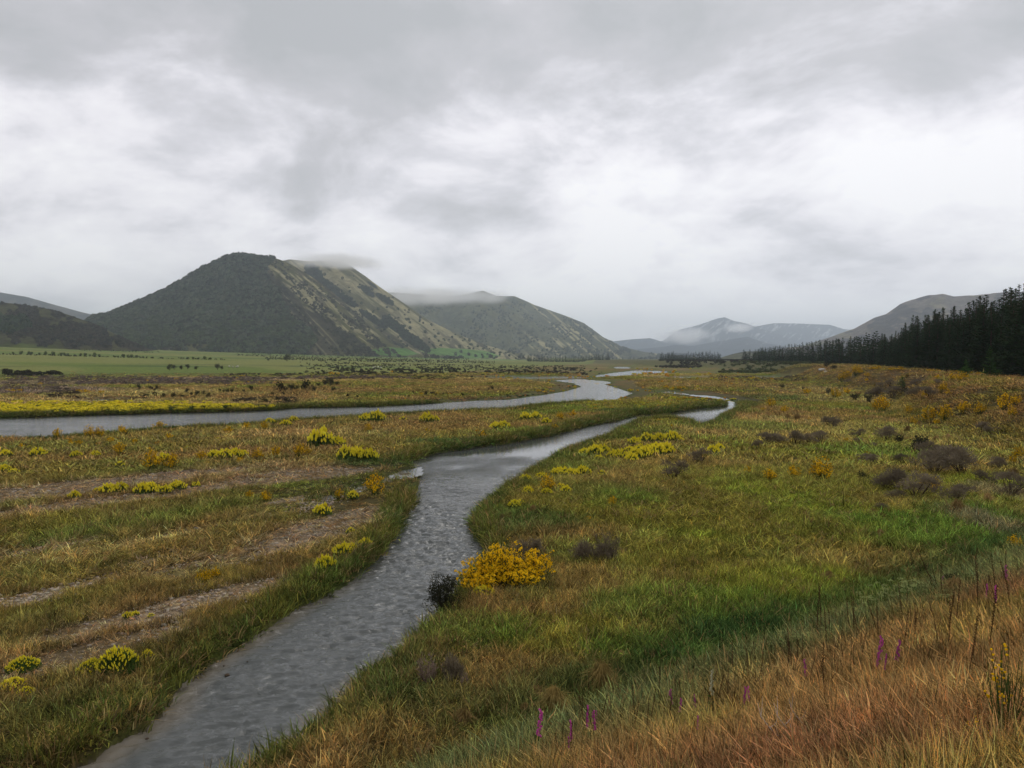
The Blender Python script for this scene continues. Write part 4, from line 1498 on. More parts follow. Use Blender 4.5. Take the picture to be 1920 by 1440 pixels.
def spread_broom(seed):
    """old broad broom of several leaning lobes"""
    random.seed(seed)
    st = MB(); fo = MB(); fw = MB()
    tips = []
    lobes = [(-.44, -.10, .17, .20, 14), (-.30, .02, .30, .22, 22), (-.16, .05, .44, .22, 26), (-.02, .0, .46, .22, 26), (.10, -.05, .30, .22, 22), (.20, .06, .40, .20, 20), (.34, .0, .34, .18, 18),
             (.45, .03, .26, .13, 9), (-.10, -.16, .20, .26, 24), (.14, -.16, .18, .26, 22), (-.36, -.16, .12, .16, 12), (.0, .2, .34, .24, 18)]
    for (lx, ly, lz, lr, n) in lobes:
        for i in range(n):
            a = random.uniform(0, 6.283); q = lr * math.sqrt(random.random())
            tip = Vector((lx + q * math.cos(a), ly + q * math.sin(a) * .8, lz * random.uniform(.6, 1.12) * (1 - .35 * (q / lr) ** 2) + .02))
            p = stem_path((tip.x * .45, tip.y * .4, -.03), tip, .10)
            st.tube(p, .006, .002)
            tips.append(p)
            for k2 in range(4):
                u = random.uniform(.45, .95); k = min(int(u * 4), 3)
                s0 = p[k].lerp(p[k + 1], u * 4 - k)
                e = s0 + Vector((random.gauss(lx * .06, .035), random.gauss(0, .035), random.uniform(.02, .09)))
                pp = stem_path(s0, e, .1, 3)
                st.tube(pp, .003, .001)
                tips.append([pp[0], pp[1], pp[2], pp[3], pp[3]])
    for i in range(5200):
        p = random.choice(tips); u = random.uniform(.15, 1); k = min(int(u * 4), 3)
        fo.leaf(p[k].lerp(p[k + 1], u * 4 - k) + Vector([random.gauss(0, .008) for _ in range(3)]), .022 * random.uniform(.7, 1.4), up=(0, 0, .8), asp=.3)
    dense = [random.random() ** .6 for _ in tips]
    n = 0
    while n < 15500:
        j = random.randrange(len(tips))
        if random.random() > dense[j]: continue
        p = tips[j]; u = 1 - random.random() ** 1.4 * .5; k = min(int(u * 4), 3)
        fw.petal(p[k].lerp(p[k + 1], u * 4 - k) + Vector([random.gauss(0, .007) for _ in range(3)]), .0155 * random.uniform(.7, 1.3), out=(0, -.8, 0))
        n += 1
    return proto('broom_bush', [('stems', st.mesh('stems', M_STEM), 'stuff'), ('foliage', fo.mesh('foliage', M_STEM), 'stuff'), ('flowers', fw.mesh('flowers', M_GOLD), 'stuff')])


def lupin(seed, spikes, slen, srad, leaves, lsize, aspect=.6):
    random.seed(seed)
    lf = MB(); fw = MB(); st = MB()
    for i in range(leaves):
        a = random.uniform(0, 6.283); r = .5 * math.sqrt(random.random())
        zt = aspect * (1 - (r / .5) ** 2 * .75) * .8
        p = Vector((r * math.cos(a), r * math.sin(a), zt * random.uniform(.25, 1)))
        for q in range(2):
            lf.leaf(p + Vector((random.gauss(0, .01), random.gauss(0, .01), 0)), lsize * random.uniform(.7, 1.3), asp=.4)
    for i in range(spikes):
        a = random.uniform(0, 6.283); r = .48 * math.sqrt(random.random())
        zt = aspect * (1 - (r / .5) ** 2 * .7) * random.uniform(.75, 1.05)
        p = Vector((r * math.cos(a), r * math.sin(a), zt * .8))
        d = Vector((math.cos(a) * r * .9 + random.gauss(0, .15), math.sin(a) * r * .9 + random.gauss(0, .15), 1))
        fw.spindle(p, d, slen * random.uniform(.7, 1.2), srad)
        st.tube([(p.x * .4, p.y * .4, 0), tuple(p)], srad * .3, srad * .25)
    return proto('lupin_bush', [('stems', st.mesh('stems', M_STEM), 'stuff'), ('foliage', lf.mesh('foliage', M_LUPLEAF), 'stuff'), ('flower_spikes', fw.mesh('flower_spikes', M_LEMON), 'stuff')])


def dead_shrub(seed, stems, twigs, tw, aspect=.7, mat=M_TWIG, tuftm=None, wisps=600, name='dead_shrub'):
    random.seed(seed)
    st = MB(); tg = MB()
    lim = []
    for i in range(stems):
        a = random.uniform(0, 6.283); lean = math.sqrt(random.random())
        tip = Vector((.5 * lean * math.cos(a), .5 * lean * math.sin(a), aspect * (1 - .5 * lean * lean) * random.uniform(.6, 1.05)))
        p = stem_path((tip.x * .15, tip.y * .15, -.05), tip, .25)
        st.tube(p, tw * 2.2, tw * .8)
        lim.append(p)
    for i in range(twigs):
        p = random.choice(lim); u = random.uniform(.25, 1); k = min(int(u * 4), 3)
        s = p[k].lerp(p[k + 1], u * 4 - k)
        e = s + Vector((random.gauss(0, .09), random.gauss(0, .09), random.gauss(.04, .06)))
        tg.tube([s, (s + e) / 2 + Vector((random.gauss(0, .01),) * 3), e], tw * .8, tw * .4)
        for q in range(max(1, wisps // twigs)):
            c = s.lerp(e, random.random()) + Vector((random.gauss(0, .02), random.gauss(0, .02), random.gauss(0, .02)))
            tg.leaf(c, tw * random.uniform(5, 10), asp=.22)
    return proto(name, [('stems', st.mesh('stems', M_BARK), 'stuff'), ('twigs', tg.mesh('twigs', mat), 'stuff')])


def leafy_shrub(seed, n, size, aspect, mat, name='dark_shrub', lumps=7):
    random.seed(seed)
    st = MB(); lf = MB()
    cs = []
    for i in range(lumps):
        a = random.uniform(0, 6.283); r = .28 * math.sqrt(random.random())
        c = Vector((r * math.cos(a), r * math.sin(a), aspect * random.uniform(.3, .72)))
        cs.append((c, random.uniform(.16, .26)))
        st.tube(stem_path((0, 0, -.04), c, .1), .018, .008)
    for i in range(n):
        c, rr = random.choice(cs)
        d = Vector((random.gauss(0, 1), random.gauss(0, 1), random.gauss(0, 1))).normalized()
        p = c + d * rr * random.uniform(.5, 1.1) * Vector((1, 1, aspect)).length * .62
        p.z = max(p.z, .0)
        lf.leaf(p, size * random.uniform(.6, 1.3), asp=.6)
    return proto(name, [('stems', st.mesh('stems', M_BARK), 'stuff'), ('foliage', lf.mesh('foliage', mat), 'stuff')])


def brushy(seed):
    """dense grey-brown matted shrub"""
    random.seed(seed)
    st = MB(); tg = MB()
    cs = []
    for i in range(9):
        a = random.uniform(0, 6.283); r = .33 * math.sqrt(random.random())
        c = Vector((r * math.cos(a), r * math.sin(a), random.uniform(.15, .5)))
        cs.append((c, random.uniform(.14, .24)))
        st.tube(stem_path((0, 0, -.04), c, .1), .016, .008)
    for i in range(1500):
        c, rr = random.choice(cs)
        d = Vector((random.gauss(0, 1), random.gauss(0, 1), abs(random.gauss(0, 1)))).normalized()
        p = c + d * rr * random.uniform(.6, 1.15)
        e = p + (d + Vector((random.gauss(0, .4), random.gauss(0, .4), .3))) * random.uniform(.03, .08)
        w = (e - p).cross(Vector((random.gauss(0, 1), random.gauss(0, 1), random.gauss(0, 1)))).normalized() * .011
        tg.face([p - w, p + w, e], 0)
    return proto('dead_shrub', [('stems', st.mesh('stems', M_BARK), 'stuff'), ('twigs', tg.mesh('twigs', M_TWIG), 'stuff')])


def tussock(seed, n, w, mat, aspect=.55, name='tussock'):
    random.seed(seed)
    mb = MB()
    for i in range(n):
        a = random.uniform(0, 6.283); l = random.uniform(.1, .55)
        hh = aspect * random.uniform(.6, 1.1) * (1 - l * .7)
        b = (.08 * math.cos(a) * random.random(), .08 * math.sin(a) * random.random(), -.03)
        k = len(mb.v)
        mid = Vector((math.cos(a) * l * .45, math.sin(a) * l * .45, hh))
        tip = Vector((math.cos(a) * l, math.sin(a) * l, hh * random.uniform(.35, 1.0)))
        side = Vector((-math.sin(a), math.cos(a), 0)) * w * .5
        B = Vector(b)
        for p, q in ((B, 1), (B.lerp(mid, .6) + Vector((0, 0, .06)), 1), (mid, .8), (tip, .15)):
            mb.v.append(tuple(p + side * q)); mb.v.append(tuple(p - side * q))
        for j in range(3):
            mb.f.append((k + 2 * j, k + 2 * j + 1, k + 2 * j + 3, k + 2 * j + 2)); mb.m.append(0)
    me = mb.mesh('tussock', mat)
    return proto(name, [('blades', me)])


def foxglove(seed, mat=M_PINK):
    random.seed(seed)
    st = MB(); bl = MB(); lf = MB()
    lean = Vector((random.gauss(0, .05), random.gauss(0, .05), 1))
    path = [lean * (i / 5) for i in range(6)]
    st.tube(path, .008, .004)
    for i in range(26):
        u = .45 + .50 * i / 26
        a = random.uniform(-1.2, 1.2) + 1.2
        p = lean * u
        d = Vector((math.cos(a), math.sin(a), -.6))
        L = .085 * (1.15 - u * .6)
        bl.spindle(p + d * .01, d, L, L * .34, n=5)
    for i in range(14):
        a = random.uniform(0, 6.28); u = random.random() ** 2 * .45
        lf.leaf(lean * u + Vector((math.cos(a), math.sin(a), 0)) * .07, .16 * (1 - u), up=(math.cos(a), math.sin(a), .3), asp=.35)
    return proto('foxglove', [('stem', st.mesh('stem', M_STEM)), ('leaves', lf.mesh('leaves', M_LUPLEAF), 'stuff'), ('bells', bl.mesh('bells', mat), 'stuff')])


def stalk(seed):
    random.seed(seed)
    st = MB(); pd = MB()
    lean = Vector((random.gauss(0, .07), random.gauss(0, .07), 1))
    bw_ = Vector((random.gauss(0, .04), random.gauss(0, .04), 0))
    st.tube([lean * (i / 4) + bw_ * math.sin(i / 4 * 3.1) for i in range(5)], .0062, .003)
    for i in range(46):
        u = .38 + .60 * i / 46; a = i * 2.4
        d = Vector((math.cos(a), math.sin(a), .7))
        pd.spindle(lean * u + bw_ * math.sin(u * 3.1), d, .024, .0075, n=3)
    return proto('seed_stalk', [('stem', st.mesh('stem', M_DEADST)), ('seed_pods', pd.mesh('seed_pods', M_DEADST), 'stuff')])


def hemlock(seed):
    random.seed(seed)
    st = MB(); um = MB(); lf = MB()
    for i in range(16):
        a = random.uniform(0, 6.28); r = .42 * math.sqrt(random.random())
        top = Vector((r * math.cos(a), r * math.sin(a), .75 * random.uniform(.7, 1.05)))
        st.tube(stem_path((top.x * .3, top.y * .3, 0), top, .05), .008, .004)
        for q in range(22):
            b = random.uniform(0, 6.28); rr = .08 * math.sqrt(random.random())
            um.leaf(top + Vector((rr * math.cos(b), rr * math.sin(b), random.uniform(-.01, .015))), .030, up=(0, 0, 0), asp=.9)
    for i in range(420):
        a = random.uniform(0, 6.28); r = .48 * math.sqrt(random.random())
        lf.leaf((r * math.cos(a), r * math.sin(a), random.uniform(.05, .55)), .06, asp=.5)
    return proto('umbel_plant', [('stems', st.mesh('stems', M_STEM), 'stuff'), ('foliage', lf.mesh('foliage', M_LUPLEAF), 'stuff'), ('umbels', um.mesh('umbels', M_UMBEL), 'stuff')])


def pine(seed, whorls=24, per=6, clumps=7, mat=M_PINE, rad=.19, csize=.050, name='pine_tree', lowgap=.02, power=.75, two=True):
    """unit-tall conifer"""
    random.seed(seed)
    tr = MB(); cr = MB()
    wob = [Vector((random.gauss(0, .004), random.gauss(0, .004), i / 8 * .985)) for i in range(9)]
    tr.tube(wob, .016, .002, n=6)
    for w in range(whorls):
        z = lowgap + (1 - lowgap) * (w / (whorls - 1)) ** 1.0 * .985
        L = rad * (1 - z) ** power * random.uniform(.72, 1.18) + .008
        for b in range(per if z < .8 else 4):
            a = random.uniform(0, 6.283)
            LL = L * random.uniform(.65, 1.15)
            rise = LL * random.uniform(.05, .45) + (.3 * LL if z > .6 else 0)
            base = Vector((0, 0, z)); tip = Vector((math.cos(a) * LL, math.sin(a) * LL, z + rise))
            if b % 3 == 0:
                tr.tube([base, tip], .003, .001, n=3)
            nc = max(2, int(clumps * (.4 + .6 * LL / rad)))
            for c in range(nc):
                u = (c + random.random()) / nc
                p = base.lerp(tip, .12 + .9 * u) + Vector((random.gauss(0, .006), random.gauss(0, .006), random.gauss(0, .005)))
                s = csize * random.uniform(.6, 1.25) * (1.05 - .35 * u) * (.45 + .55 * (1 - z))
                d = Vector((math.cos(a) + random.gauss(0, .5), math.sin(a) + random.gauss(0, .5), random.uniform(-.1, .6))).normalized()
                sd_ = Vector((-d.y, d.x, random.gauss(0, .35))).normalized()
                cr.face([p - d * s * .4, p + sd_ * s * .42, p + d * s * .85, p - sd_ * s * .42])
    cr.face([(0, 0, .96), (.006, 0, .98), (0, 0, 1.015), (-.006, 0, .98)])
    if two:
        return proto(name, [('trunk', tr.mesh('trunk', M_BARK)), ('crown', cr.mesh('crown', mat), 'stuff')])
    for v, f in ((tr.v, tr.f),):
        k = len(cr.v)
        cr.v += v
        for q in f:
            cr.f.append(tuple(i + k for i in q)); cr.m.append(1)
    return proto(name, [('tree', cr.mesh('tree', [mat, M_BARK]))])


ORD = ['first', 'second', 'third', 'fourth', 'fifth', 'sixth', 'seventh', 'eighth', 'ninth', 'tenth', 'eleventh', 'twelfth', 'thirteenth', 'fourteenth',
       'fifteenth', 'sixteenth', 'seventeenth', 'eighteenth', 'nineteenth', 'twentieth']
TENS = ['', '', 'twenty', 'thirty', 'forty', 'fifty', 'sixty', 'seventy', 'eighty', 'ninety']


def ordw(n):
    if n <= 20: return ORD[n - 1]
    t, u = divmod(n, 10)
    if t > 9: return 'later'
    if u == 0: return TENS[t][:-1] + 'ieth'
    return TENS[t] + '-' + ORD[u - 1]


QUEUE = []      # (kind phrase, zone phrase, px, object)


def zone_of(px, py):
    if px > 1560 and py < 800 or px > 1840 and py < 880:
        return 'on the terrace slope'
    if py < 768 and px < 1000 or py < 740 and px < 1200:
        return 'on the plain beyond the river'
    if py < 745:
        return 'on the far valley floor at right'
    # left of the stream?
    sx = np.interp(py, [745, 770, 785, 800, 815, 840, 870, 900, 1000, 1060, 1140, 1200, 1300, 1440], [1380, 1300, 1170, 1110, 1060, 960, 850, 840, 820, 760, 680, 600, 460, 250])
    if px < sx:
        return 'on the flat between the two channels' if py < 870 else 'on the gravel flat left of the stream'
    return 'on the bank right of the stream' if px < sx + 260 else 'in the meadow at right'


def put(pr, px, py, wpx, kind, cat, group, label=None, hsc=1.0, minw=.2, zone=None):
    p = hit(px, py)
    w = max(wpx * p.y / F, minw)
    o = place(pr, p, random.uniform(0, 6.28), (w, w, w * hsc), label, cat, group)
    if label is None:
        QUEUE.append((kind, zone or zone_of(px, py), px, o))
    THINGS.append(o)
    return o


def flush_labels():
    from collections import defaultdict
    g = defaultdict(list)
    for k, z, px, o in QUEUE:
        g[(k, z)].append((px, o))
    for (k, z), L in g.items():
        L.sort(key=lambda t: t[0])
        n = len(L)
        for i, (px, o) in enumerate(L):
            if n == 1: o['label'] = f'{k} {z}'
            elif i == 0: o['label'] = f'{k} {z}, leftmost there'
            elif i == n - 1: o['label'] = f'{k} {z}, rightmost there'
            elif i < n / 2: o['label'] = f'{k} {z}, {ordw(i + 1)} from the left'
            else: o['label'] = f'{k} {z}, {ordw(n - i)} from the right'
    QUEUE.clear()


def sizew(w):
    return 'large' if w >= 45 else ('medium' if w >= 22 else 'small')


BR_BIG = spread_broom(101)
BR_MID = [broom(102 + i, 30, 1500, .040, .85, 380) for i in range(4)]
BR_FAR = [broom(110 + i, 16, 420, .09, .8, 90) for i in range(3)]
LU_BIG = [lupin(120 + i, 190, .10, .019, 2200, .05, .62) for i in range(2)]
LU_MID = [lupin(125 + i, 84, .15, .036, 260, .08, .55) for i in range(4)]
LU_FAR = [lupin(130 + i, 26, .2, .06, 140, .18, .55) for i in range(3)]
DS_BIG = [dead_shrub(140 + i, 30, 700, .0055, .8, M_TWIG, wisps=9000) for i in range(3)]
DS_MID = [brushy(145 + i) for i in range(4)]
DS_PALE = dead_shrub(150, 14, 200, .006, .85, M_TWIGP, wisps=2400)
DK = [leafy_shrub(160 + i, 420, .10, .9, M_DARKSH) for i in range(4)]
DK_BIG = leafy_shrub(165, 4200, .035, .85, M_DARKSH, lumps=12)
TU = [tussock(170 + i, 170, .022, M_TUSS) for i in range(3)]
TU_R = [tussock(175 + i, 220, .018, M_RUST) for i in range(2)]
TU_G = [tussock(178 + i, 420, .012, M_TUSSG, .7) for i in range(2)]
TU_FAR = [tussock(180 + i, 70, .05, M_TUSS) for i in range(2)]

# the big gold bush at the water's edge and its neighbours
put(BR_BIG, 948, 1104, 172, '', 'bush', 'broom bushes', 'largest golden flowering broom bush, spreading at the bend of the stream', hsc=1.0).rotation_euler.z = 0.15
put(LU_MID[0], 905, 1124, 44, '', 'bush', 'lupin bushes', 'pale yellow lupin tucked against the largest golden broom bush')
put(DK_BIG, 830, 1148, 84, '', 'shrub', 'dark shrubs', 'dark feathery shrub leaning over the stream beside the golden broom', hsc=1.15)
put(DS_BIG[0], 995, 1046, 62, '', 'shrub', 'dead shrubs', 'grey-brown twiggy shrub directly behind the largest golden broom', hsc=.8)
put(DS_BIG[1], 1092, 1056, 52, '', 'shrub', 'dead shrubs', 'left of two bare brown shrubs right of the golden broom', hsc=1.1)
put(DS_BIG[2], 1135, 1058, 68, '', 'shrub', 'dead shrubs', 'right of two bare brown shrubs right of the golden broom, with upright twigs', hsc=1.1)
put(DS_PALE, 803, 1292, 52, '', 'shrub', 'dead shrubs', 'pinkish dead shrub in the near grass right of the stream, left clump', hsc=1.6)
put(DS_BIG[0], 848, 1290, 56, '', 'shrub', 'dead shrubs', 'dark dead shrub standing between two pinkish dead clumps', hsc=1.4)
put(DS_PALE, 868, 1300, 30, '', 'shrub', 'dead shrubs', 'small pinkish dead clump on the right of the dark dead shrub', hsc=1.4)
put(LU_BIG[0], 212, 1266, 78, '', 'bush', 'lupin bushes', 'large lemon yellow lupin bush on the left flat, right half of the pair', hsc=1.1)
put(LU_BIG[1], 165, 1270, 62, '', 'bush', 'lupin bushes', 'yellow lupin bush joined to the left side of the largest left lupin', hsc=.8)
put(LU_MID[1], 268, 1240, 24, '', 'bush', 'lupin bushes', 'sparse lupin with few yellow spikes just right of the largest left lupin', hsc=1.4)
put(LU_BIG[1], 32, 1262, 60, '', 'bush', 'lupin bushes', 'yellow lupin bush at the left edge, the upper of three', hsc=.7)
put(LU_MID[2], 12, 1300, 46, '', 'bush', 'lupin bushes', 'yellow lupin bush at the left edge, the lowest and cut by the frame', hsc=.9)
put(LU_MID[3], 38, 1312, 34, '', 'bush', 'lupin bushes', 'yellow lupin bush at the left edge, the small one on the right', hsc=.9)

GOLD = [(380, 1098, 30), (398, 1090, 22), (702, 930, 36), (634, 938, 18), (686, 916, 12), (495, 944, 20), (465, 938, 16), (1543, 905, 44), (1490, 899, 24), (1445, 906, 26), (1405, 889, 14),
        (1150, 951, 18), (1105, 978, 10), (1027, 922, 30), (297, 797, 30), (374, 866, 20), (482, 864, 22), (515, 860, 22), (560, 860, 24), (575, 855, 16), (690, 812, 16),
        (222, 856, 22), (283, 884, 34), (320, 882, 28), (105, 824, 18), (130, 836, 14), (146, 836, 12), (38, 842, 12), (185, 822, 18), (205, 832, 14), (228, 818, 20), (165, 822, 22),
        (250, 833, 12), (314, 826, 14), (427, 812, 14), (460, 806, 14), (495, 808, 16), (800, 812, 10), (447, 870, 14), (388, 873, 10), (905, 823, 14), (1040, 805, 14), (1052, 790, 16), (1075, 783, 14),
        (1655, 775, 30), (1642, 772, 20), (1705, 777, 16), (1742, 794, 30), (1772, 792, 30), (1715, 799, 16), (1757, 797, 14), (1808, 777, 26), (1838, 778, 20), (1885, 772, 30), (1905, 764, 22),
        (1900, 783, 18), (1736, 748, 16), (1768, 738, 18), (1779, 741, 12), (1753, 738, 10), (1647, 743, 14), (1580, 716, 20), (1590, 711, 16), (1604, 705, 18), (1612, 702, 12), (1566, 748, 18),
        (1586, 741, 14), (1575, 745, 10), (1514, 740, 14), (1472, 776, 16), (1447, 765, 20), (1432, 772, 10), (1520, 789, 8), (1675, 735, 8), (1626, 708, 12), (1625, 716, 8),
        (1913, 862, 24), (1902, 872, 18), (1912, 1036, 32), (1590, 829, 10), (1615, 832, 8), (1735, 916, 20), (1755, 925, 22), (1627, 856, 10), (1660, 860, 10), (1800, 716, 16), (1786, 715, 16),
        (1760, 712, 12), (1810, 711, 12), (1595, 938, 8), (1362, 800, 6), (1260, 803, 8), (1270, 789, 6)]
for i, (px, py, w) in enumerate(GOLD):
    put((BR_MID if w >= 15 else BR_FAR)[i % 3], px, py, w * 1.22, sizew(w) + ' golden broom bush', 'bush', 'broom bushes', hsc=random.uniform(1.0, 1.3))
for i, px in enumerate([1637, 1648, 1660, 1672, 1688, 1745, 1758, 1785, 1797, 1803, 1822, 1838, 1862, 1873, 1884, 1895, 1906, 1916]):
    py = np.interp(px, [1637, 1700, 1800, 1920], [692.5, 694, 700, 706]) + random.uniform(0, 1.5)
    put(BR_FAR[i % 3], px, py, random.uniform(12, 20), 'low golden broom', 'bush', 'broom bushes along the plantation', hsc=.55, zone='at the foot of the pine plantation')
FARG = [(14, 734, 12), (24, 735, 12), (37, 735, 14), (75, 722, 12), (82, 730, 8), (146, 736, 14), (158, 737, 16), (168, 738, 10), (190, 738, 14), (330, 714, 12), (300, 709, 8), (290, 716, 8), (277, 716, 10),
        (206, 716, 8), (396, 708, 8), (385, 710, 6), (465, 721, 12), (454, 708, 12), (445, 711, 8), (223, 760, 14), (790, 741, 12), (819, 740, 10), (865, 741, 7), (745, 758, 10), (768, 755, 9), (785, 757, 10),
        (898, 754, 9), (608, 752, 8), (520, 715, 7), (622, 703, 14), (634, 702, 9), (735, 699, 9), (1010, 733, 12), (1022, 734, 10), (1033, 732, 8), (1108, 717, 12), (1120, 716, 14), (1262, 729, 12),
        (1275, 729, 16), (1284, 728, 12), (1250, 727, 12), (1304, 728, 7), (1322, 730, 7), (990, 706, 8), (1030, 713, 9), (1055, 712, 8), (1182, 730, 10), (1196, 731, 8), (1218, 732, 8)]
for i, (px, py, w) in enumerate(FARG):
    put(BR_FAR[i % 3], px, py, w, 'tiny golden broom bush', 'bush', 'far broom bushes', hsc=.7)

LEM = [(607, 1070, 34), (640, 1046, 30), (655, 1038, 22), (683, 1028, 20), (602, 969, 30), (660, 937, 18), (232, 1165, 16), (247, 1160, 12), (276, 1162, 10), (655, 1003, 14), (600, 838, 40), (588, 833, 20),
       (632, 838, 26), (650, 866, 34), (668, 864, 30), (690, 866, 30), (180, 926, 14), (135, 937, 18), (200, 928, 28), (222, 925, 24), (262, 928, 24), (280, 925, 26), (305, 927, 24), (330, 920, 26), (365, 914, 14),
       (68, 858, 26), (8, 857, 18), (140, 860, 18), (176, 858, 16), (5, 886, 18), (22, 890, 16), (305, 868, 24), (222, 877, 14), (400, 861, 22), (420, 862, 28), (440, 860, 24), (455, 858, 16), (345, 798, 18),
       (375, 798, 12), (535, 800, 18), (505, 795, 16), (550, 792, 16), (685, 791, 22), (705, 792, 28), (755, 790, 12), (800, 794, 24), (815, 793, 16), (930, 806, 20), (945, 805, 20), (985, 788, 18), (1005, 787, 18),
       (1025, 796, 16), (1073, 895, 22), (1094, 892, 26), (1055, 893, 26), (985, 905, 20), (1015, 900, 20), (1045, 893, 20), (1052, 918, 16), (990, 928, 18), (1025, 930, 18), (1062, 926, 18), (965, 954, 20), (975, 948, 14),
       (1095, 856, 18), (1115, 855, 26), (1130, 852, 24), (1124, 864, 16), (1150, 861, 20), (1163, 863, 24), (1185, 868, 22), (1192, 862, 26), (1210, 860, 28), (1232, 856, 30), (1250, 853, 26), (1222, 848, 24), (1200, 848, 20),
       (1180, 850, 18), (1190, 835, 22), (1215, 831, 26), (1238, 830, 24), (1262, 829, 26), (1275, 830, 16), (1245, 845, 18), (1320, 858, 22), (1338, 855, 22), (1350, 846, 16), (1247, 826, 14), (1105, 893, 8), (1130, 894, 14)]
for i, (px, py, w) in enumerate(LEM):
    put((LU_MID if w >= 15 else LU_FAR)[i % 3], px, py, w * 1.25, sizew(w) + ' yellow lupin', 'bush', 'lupin bushes', hsc=random.uniform(1.05, 1.4))
random.seed(77)
for i in range(70):     # the flowering point between the channels
    px = random.uniform(1110, 1385); py = random.uniform(744, 766)
    if py > 768 - abs(px - 1240) * .09: continue
    put(LU_FAR[i % 3], px, py, random.uniform(6, 12), 'tiny yellow lupin', 'bush', 'lupins on the point between the channels', hsc=.6, zone='on the flowery point between the channels')
for i in range(16):
    px = random.uniform(1205, 1300)
    put(LU_FAR[i % 3], px, random.uniform(784, 789), random.uniform(7, 11), 'tiny yellow lupin', 'bush', 'lupins on the islet', hsc=.6, zone='on the small islet in the stream')

DEAD = [(1725, 850, 44, 1), (1748, 872, 50, 0), (1757, 892, 60, 0), (1812, 895, 66, 0), (1855, 908, 34, 0), (1621, 903, 26, 1), (1661, 920, 40, 0), (1692, 922, 44, 0), (1722, 938, 64, 0), (1800, 946, 50, 0),
        (1680, 940, 30, 0), (1640, 872, 22, 0), (1622, 868, 20, 0), (1690, 868, 20, 0), (1665, 826, 34, 0), (1687, 832, 24, 1), (1607, 822, 22, 0), (1612, 834, 16, 0), (1640, 840, 12, 0), (1840, 812, 24, 0), (1858, 816, 20, 0),
        (1900, 930, 56, 0), (1656, 960, 24, 0), (1880, 884, 30, 0), (1790, 876, 36, 0), (1440, 834, 28, 0), (1462, 834, 30, 0), (1492, 836, 30, 0), (1520, 834, 26, 0), (1540, 830, 28, 0), (1420, 842, 20, 0), (1640, 750, 30, 0),
        (1672, 746, 26, 0), (1700, 744, 26, 1), (1716, 746, 28, 0), (1745, 748, 26, 0), (1655, 732, 20, 0), (1670, 726, 16, 0), (1715, 724, 18, 0), (1762, 722, 14, 0), (1262, 902, 40, 0), (1315, 872, 32, 0), (1590, 720, 14, 0),
        (1790, 1118, 54, 1), (1556, 800, 26, 0), (1565, 802, 20, 0), (1040, 1340, 0, 0)]
for i, (px, py, w, d) in enumerate(DEAD):
    if w == 0: continue
    if d:
        put(DK[i % 4], px, py, w, sizew(w) + ' dark bushy shrub', 'shrub', 'dark shrubs', hsc=.9)
    else:
        put(DS_MID[i % 4], px, py, w * 1.45, sizew(w) + ' grey-brown twiggy shrub', 'shrub', 'dead shrubs', hsc=random.uniform(.7, .95))
DARK = [(260, 731, 9), (282, 731, 9), (295, 733, 9), (289, 734, 6), (350, 737, 9), (305, 746, 9), (325, 746, 12), (291, 744, 6), (471, 734, 10), (412, 735, 6), (419, 736, 6), (426, 737, 9), (434, 737, 7), (457, 737, 6), (382, 738, 5),
        (358, 742, 8), (369, 744, 10), (390, 745, 8), (524, 736, 18), (536, 735, 10), (546, 733, 14), (556, 732, 10), (575, 735, 20), (588, 735, 10), (610, 725, 12), (620, 724, 16), (632, 724, 9), (625, 734, 9), (597, 725, 8), (530, 742, 8),
        (510, 742, 7), (519, 754, 9), (537, 757, 11), (497, 758, 12), (487, 758, 7), (799, 741, 8), (810, 741, 8), (817, 742, 6), (831, 741, 4), (846, 741, 5), (867, 742, 6), (922, 732, 8), (916, 733, 5), (651, 746, 8), (670, 747, 6), (766, 745, 5),
        (774, 738, 5), (896, 741, 5), (952, 742, 4), (655, 723, 5), (685, 724, 4), (340, 746, 7), (1603, 753, 17), (1628, 755, 15), (1467, 729, 10), (1554, 739, 10), (1506, 731, 5), (1700, 708, 8), (1563, 694, 10), (1550, 690, 12), (9, 705, 12),
        (318, 694, 10), (327, 693, 8), (340, 693, 9), (352, 692, 9), (368, 693, 8), (408, 693, 9), (416, 693, 7), (503, 677, 5), (538, 677, 12), (20, 703, 10), (42, 704, 9)]
for i, (px, py, w) in enumerate(DARK):
    put(DK[i % 4], px, py, w * 1.3, 'small dark round shrub', 'shrub', 'small dark shrubs', hsc=random.uniform(.8, 1.2))
# young conifers
YP = [pine(200 + i, 16, 8, 9, M_PINEY, .42, .11, 'young_pine', .02, .9) for i in range(2)]
for px, py, h, wr, lab in [(1811, 702, 34, 1.0, 'small bright green young pine at the foot of the plantation'), (1856, 704, 58, .8, 'taller green young pine at the foot of the plantation'), (1692, 728, 24, 1.2, 'lone dark green young pine on the terrace slope')]:
    p = hit(px, py)
    if py < 710:
        Yd = 122.; p = Vector(((px - 960) / F * Yd, Yd, float(height(np.array([(px - 960) / F * Yd]), np.array([Yd]))[0])))
    s = h * p.y / F
    place(YP[px % 2], p, 1.3, (s * wr, s * wr, s), lab, 'tree', 'young pines')

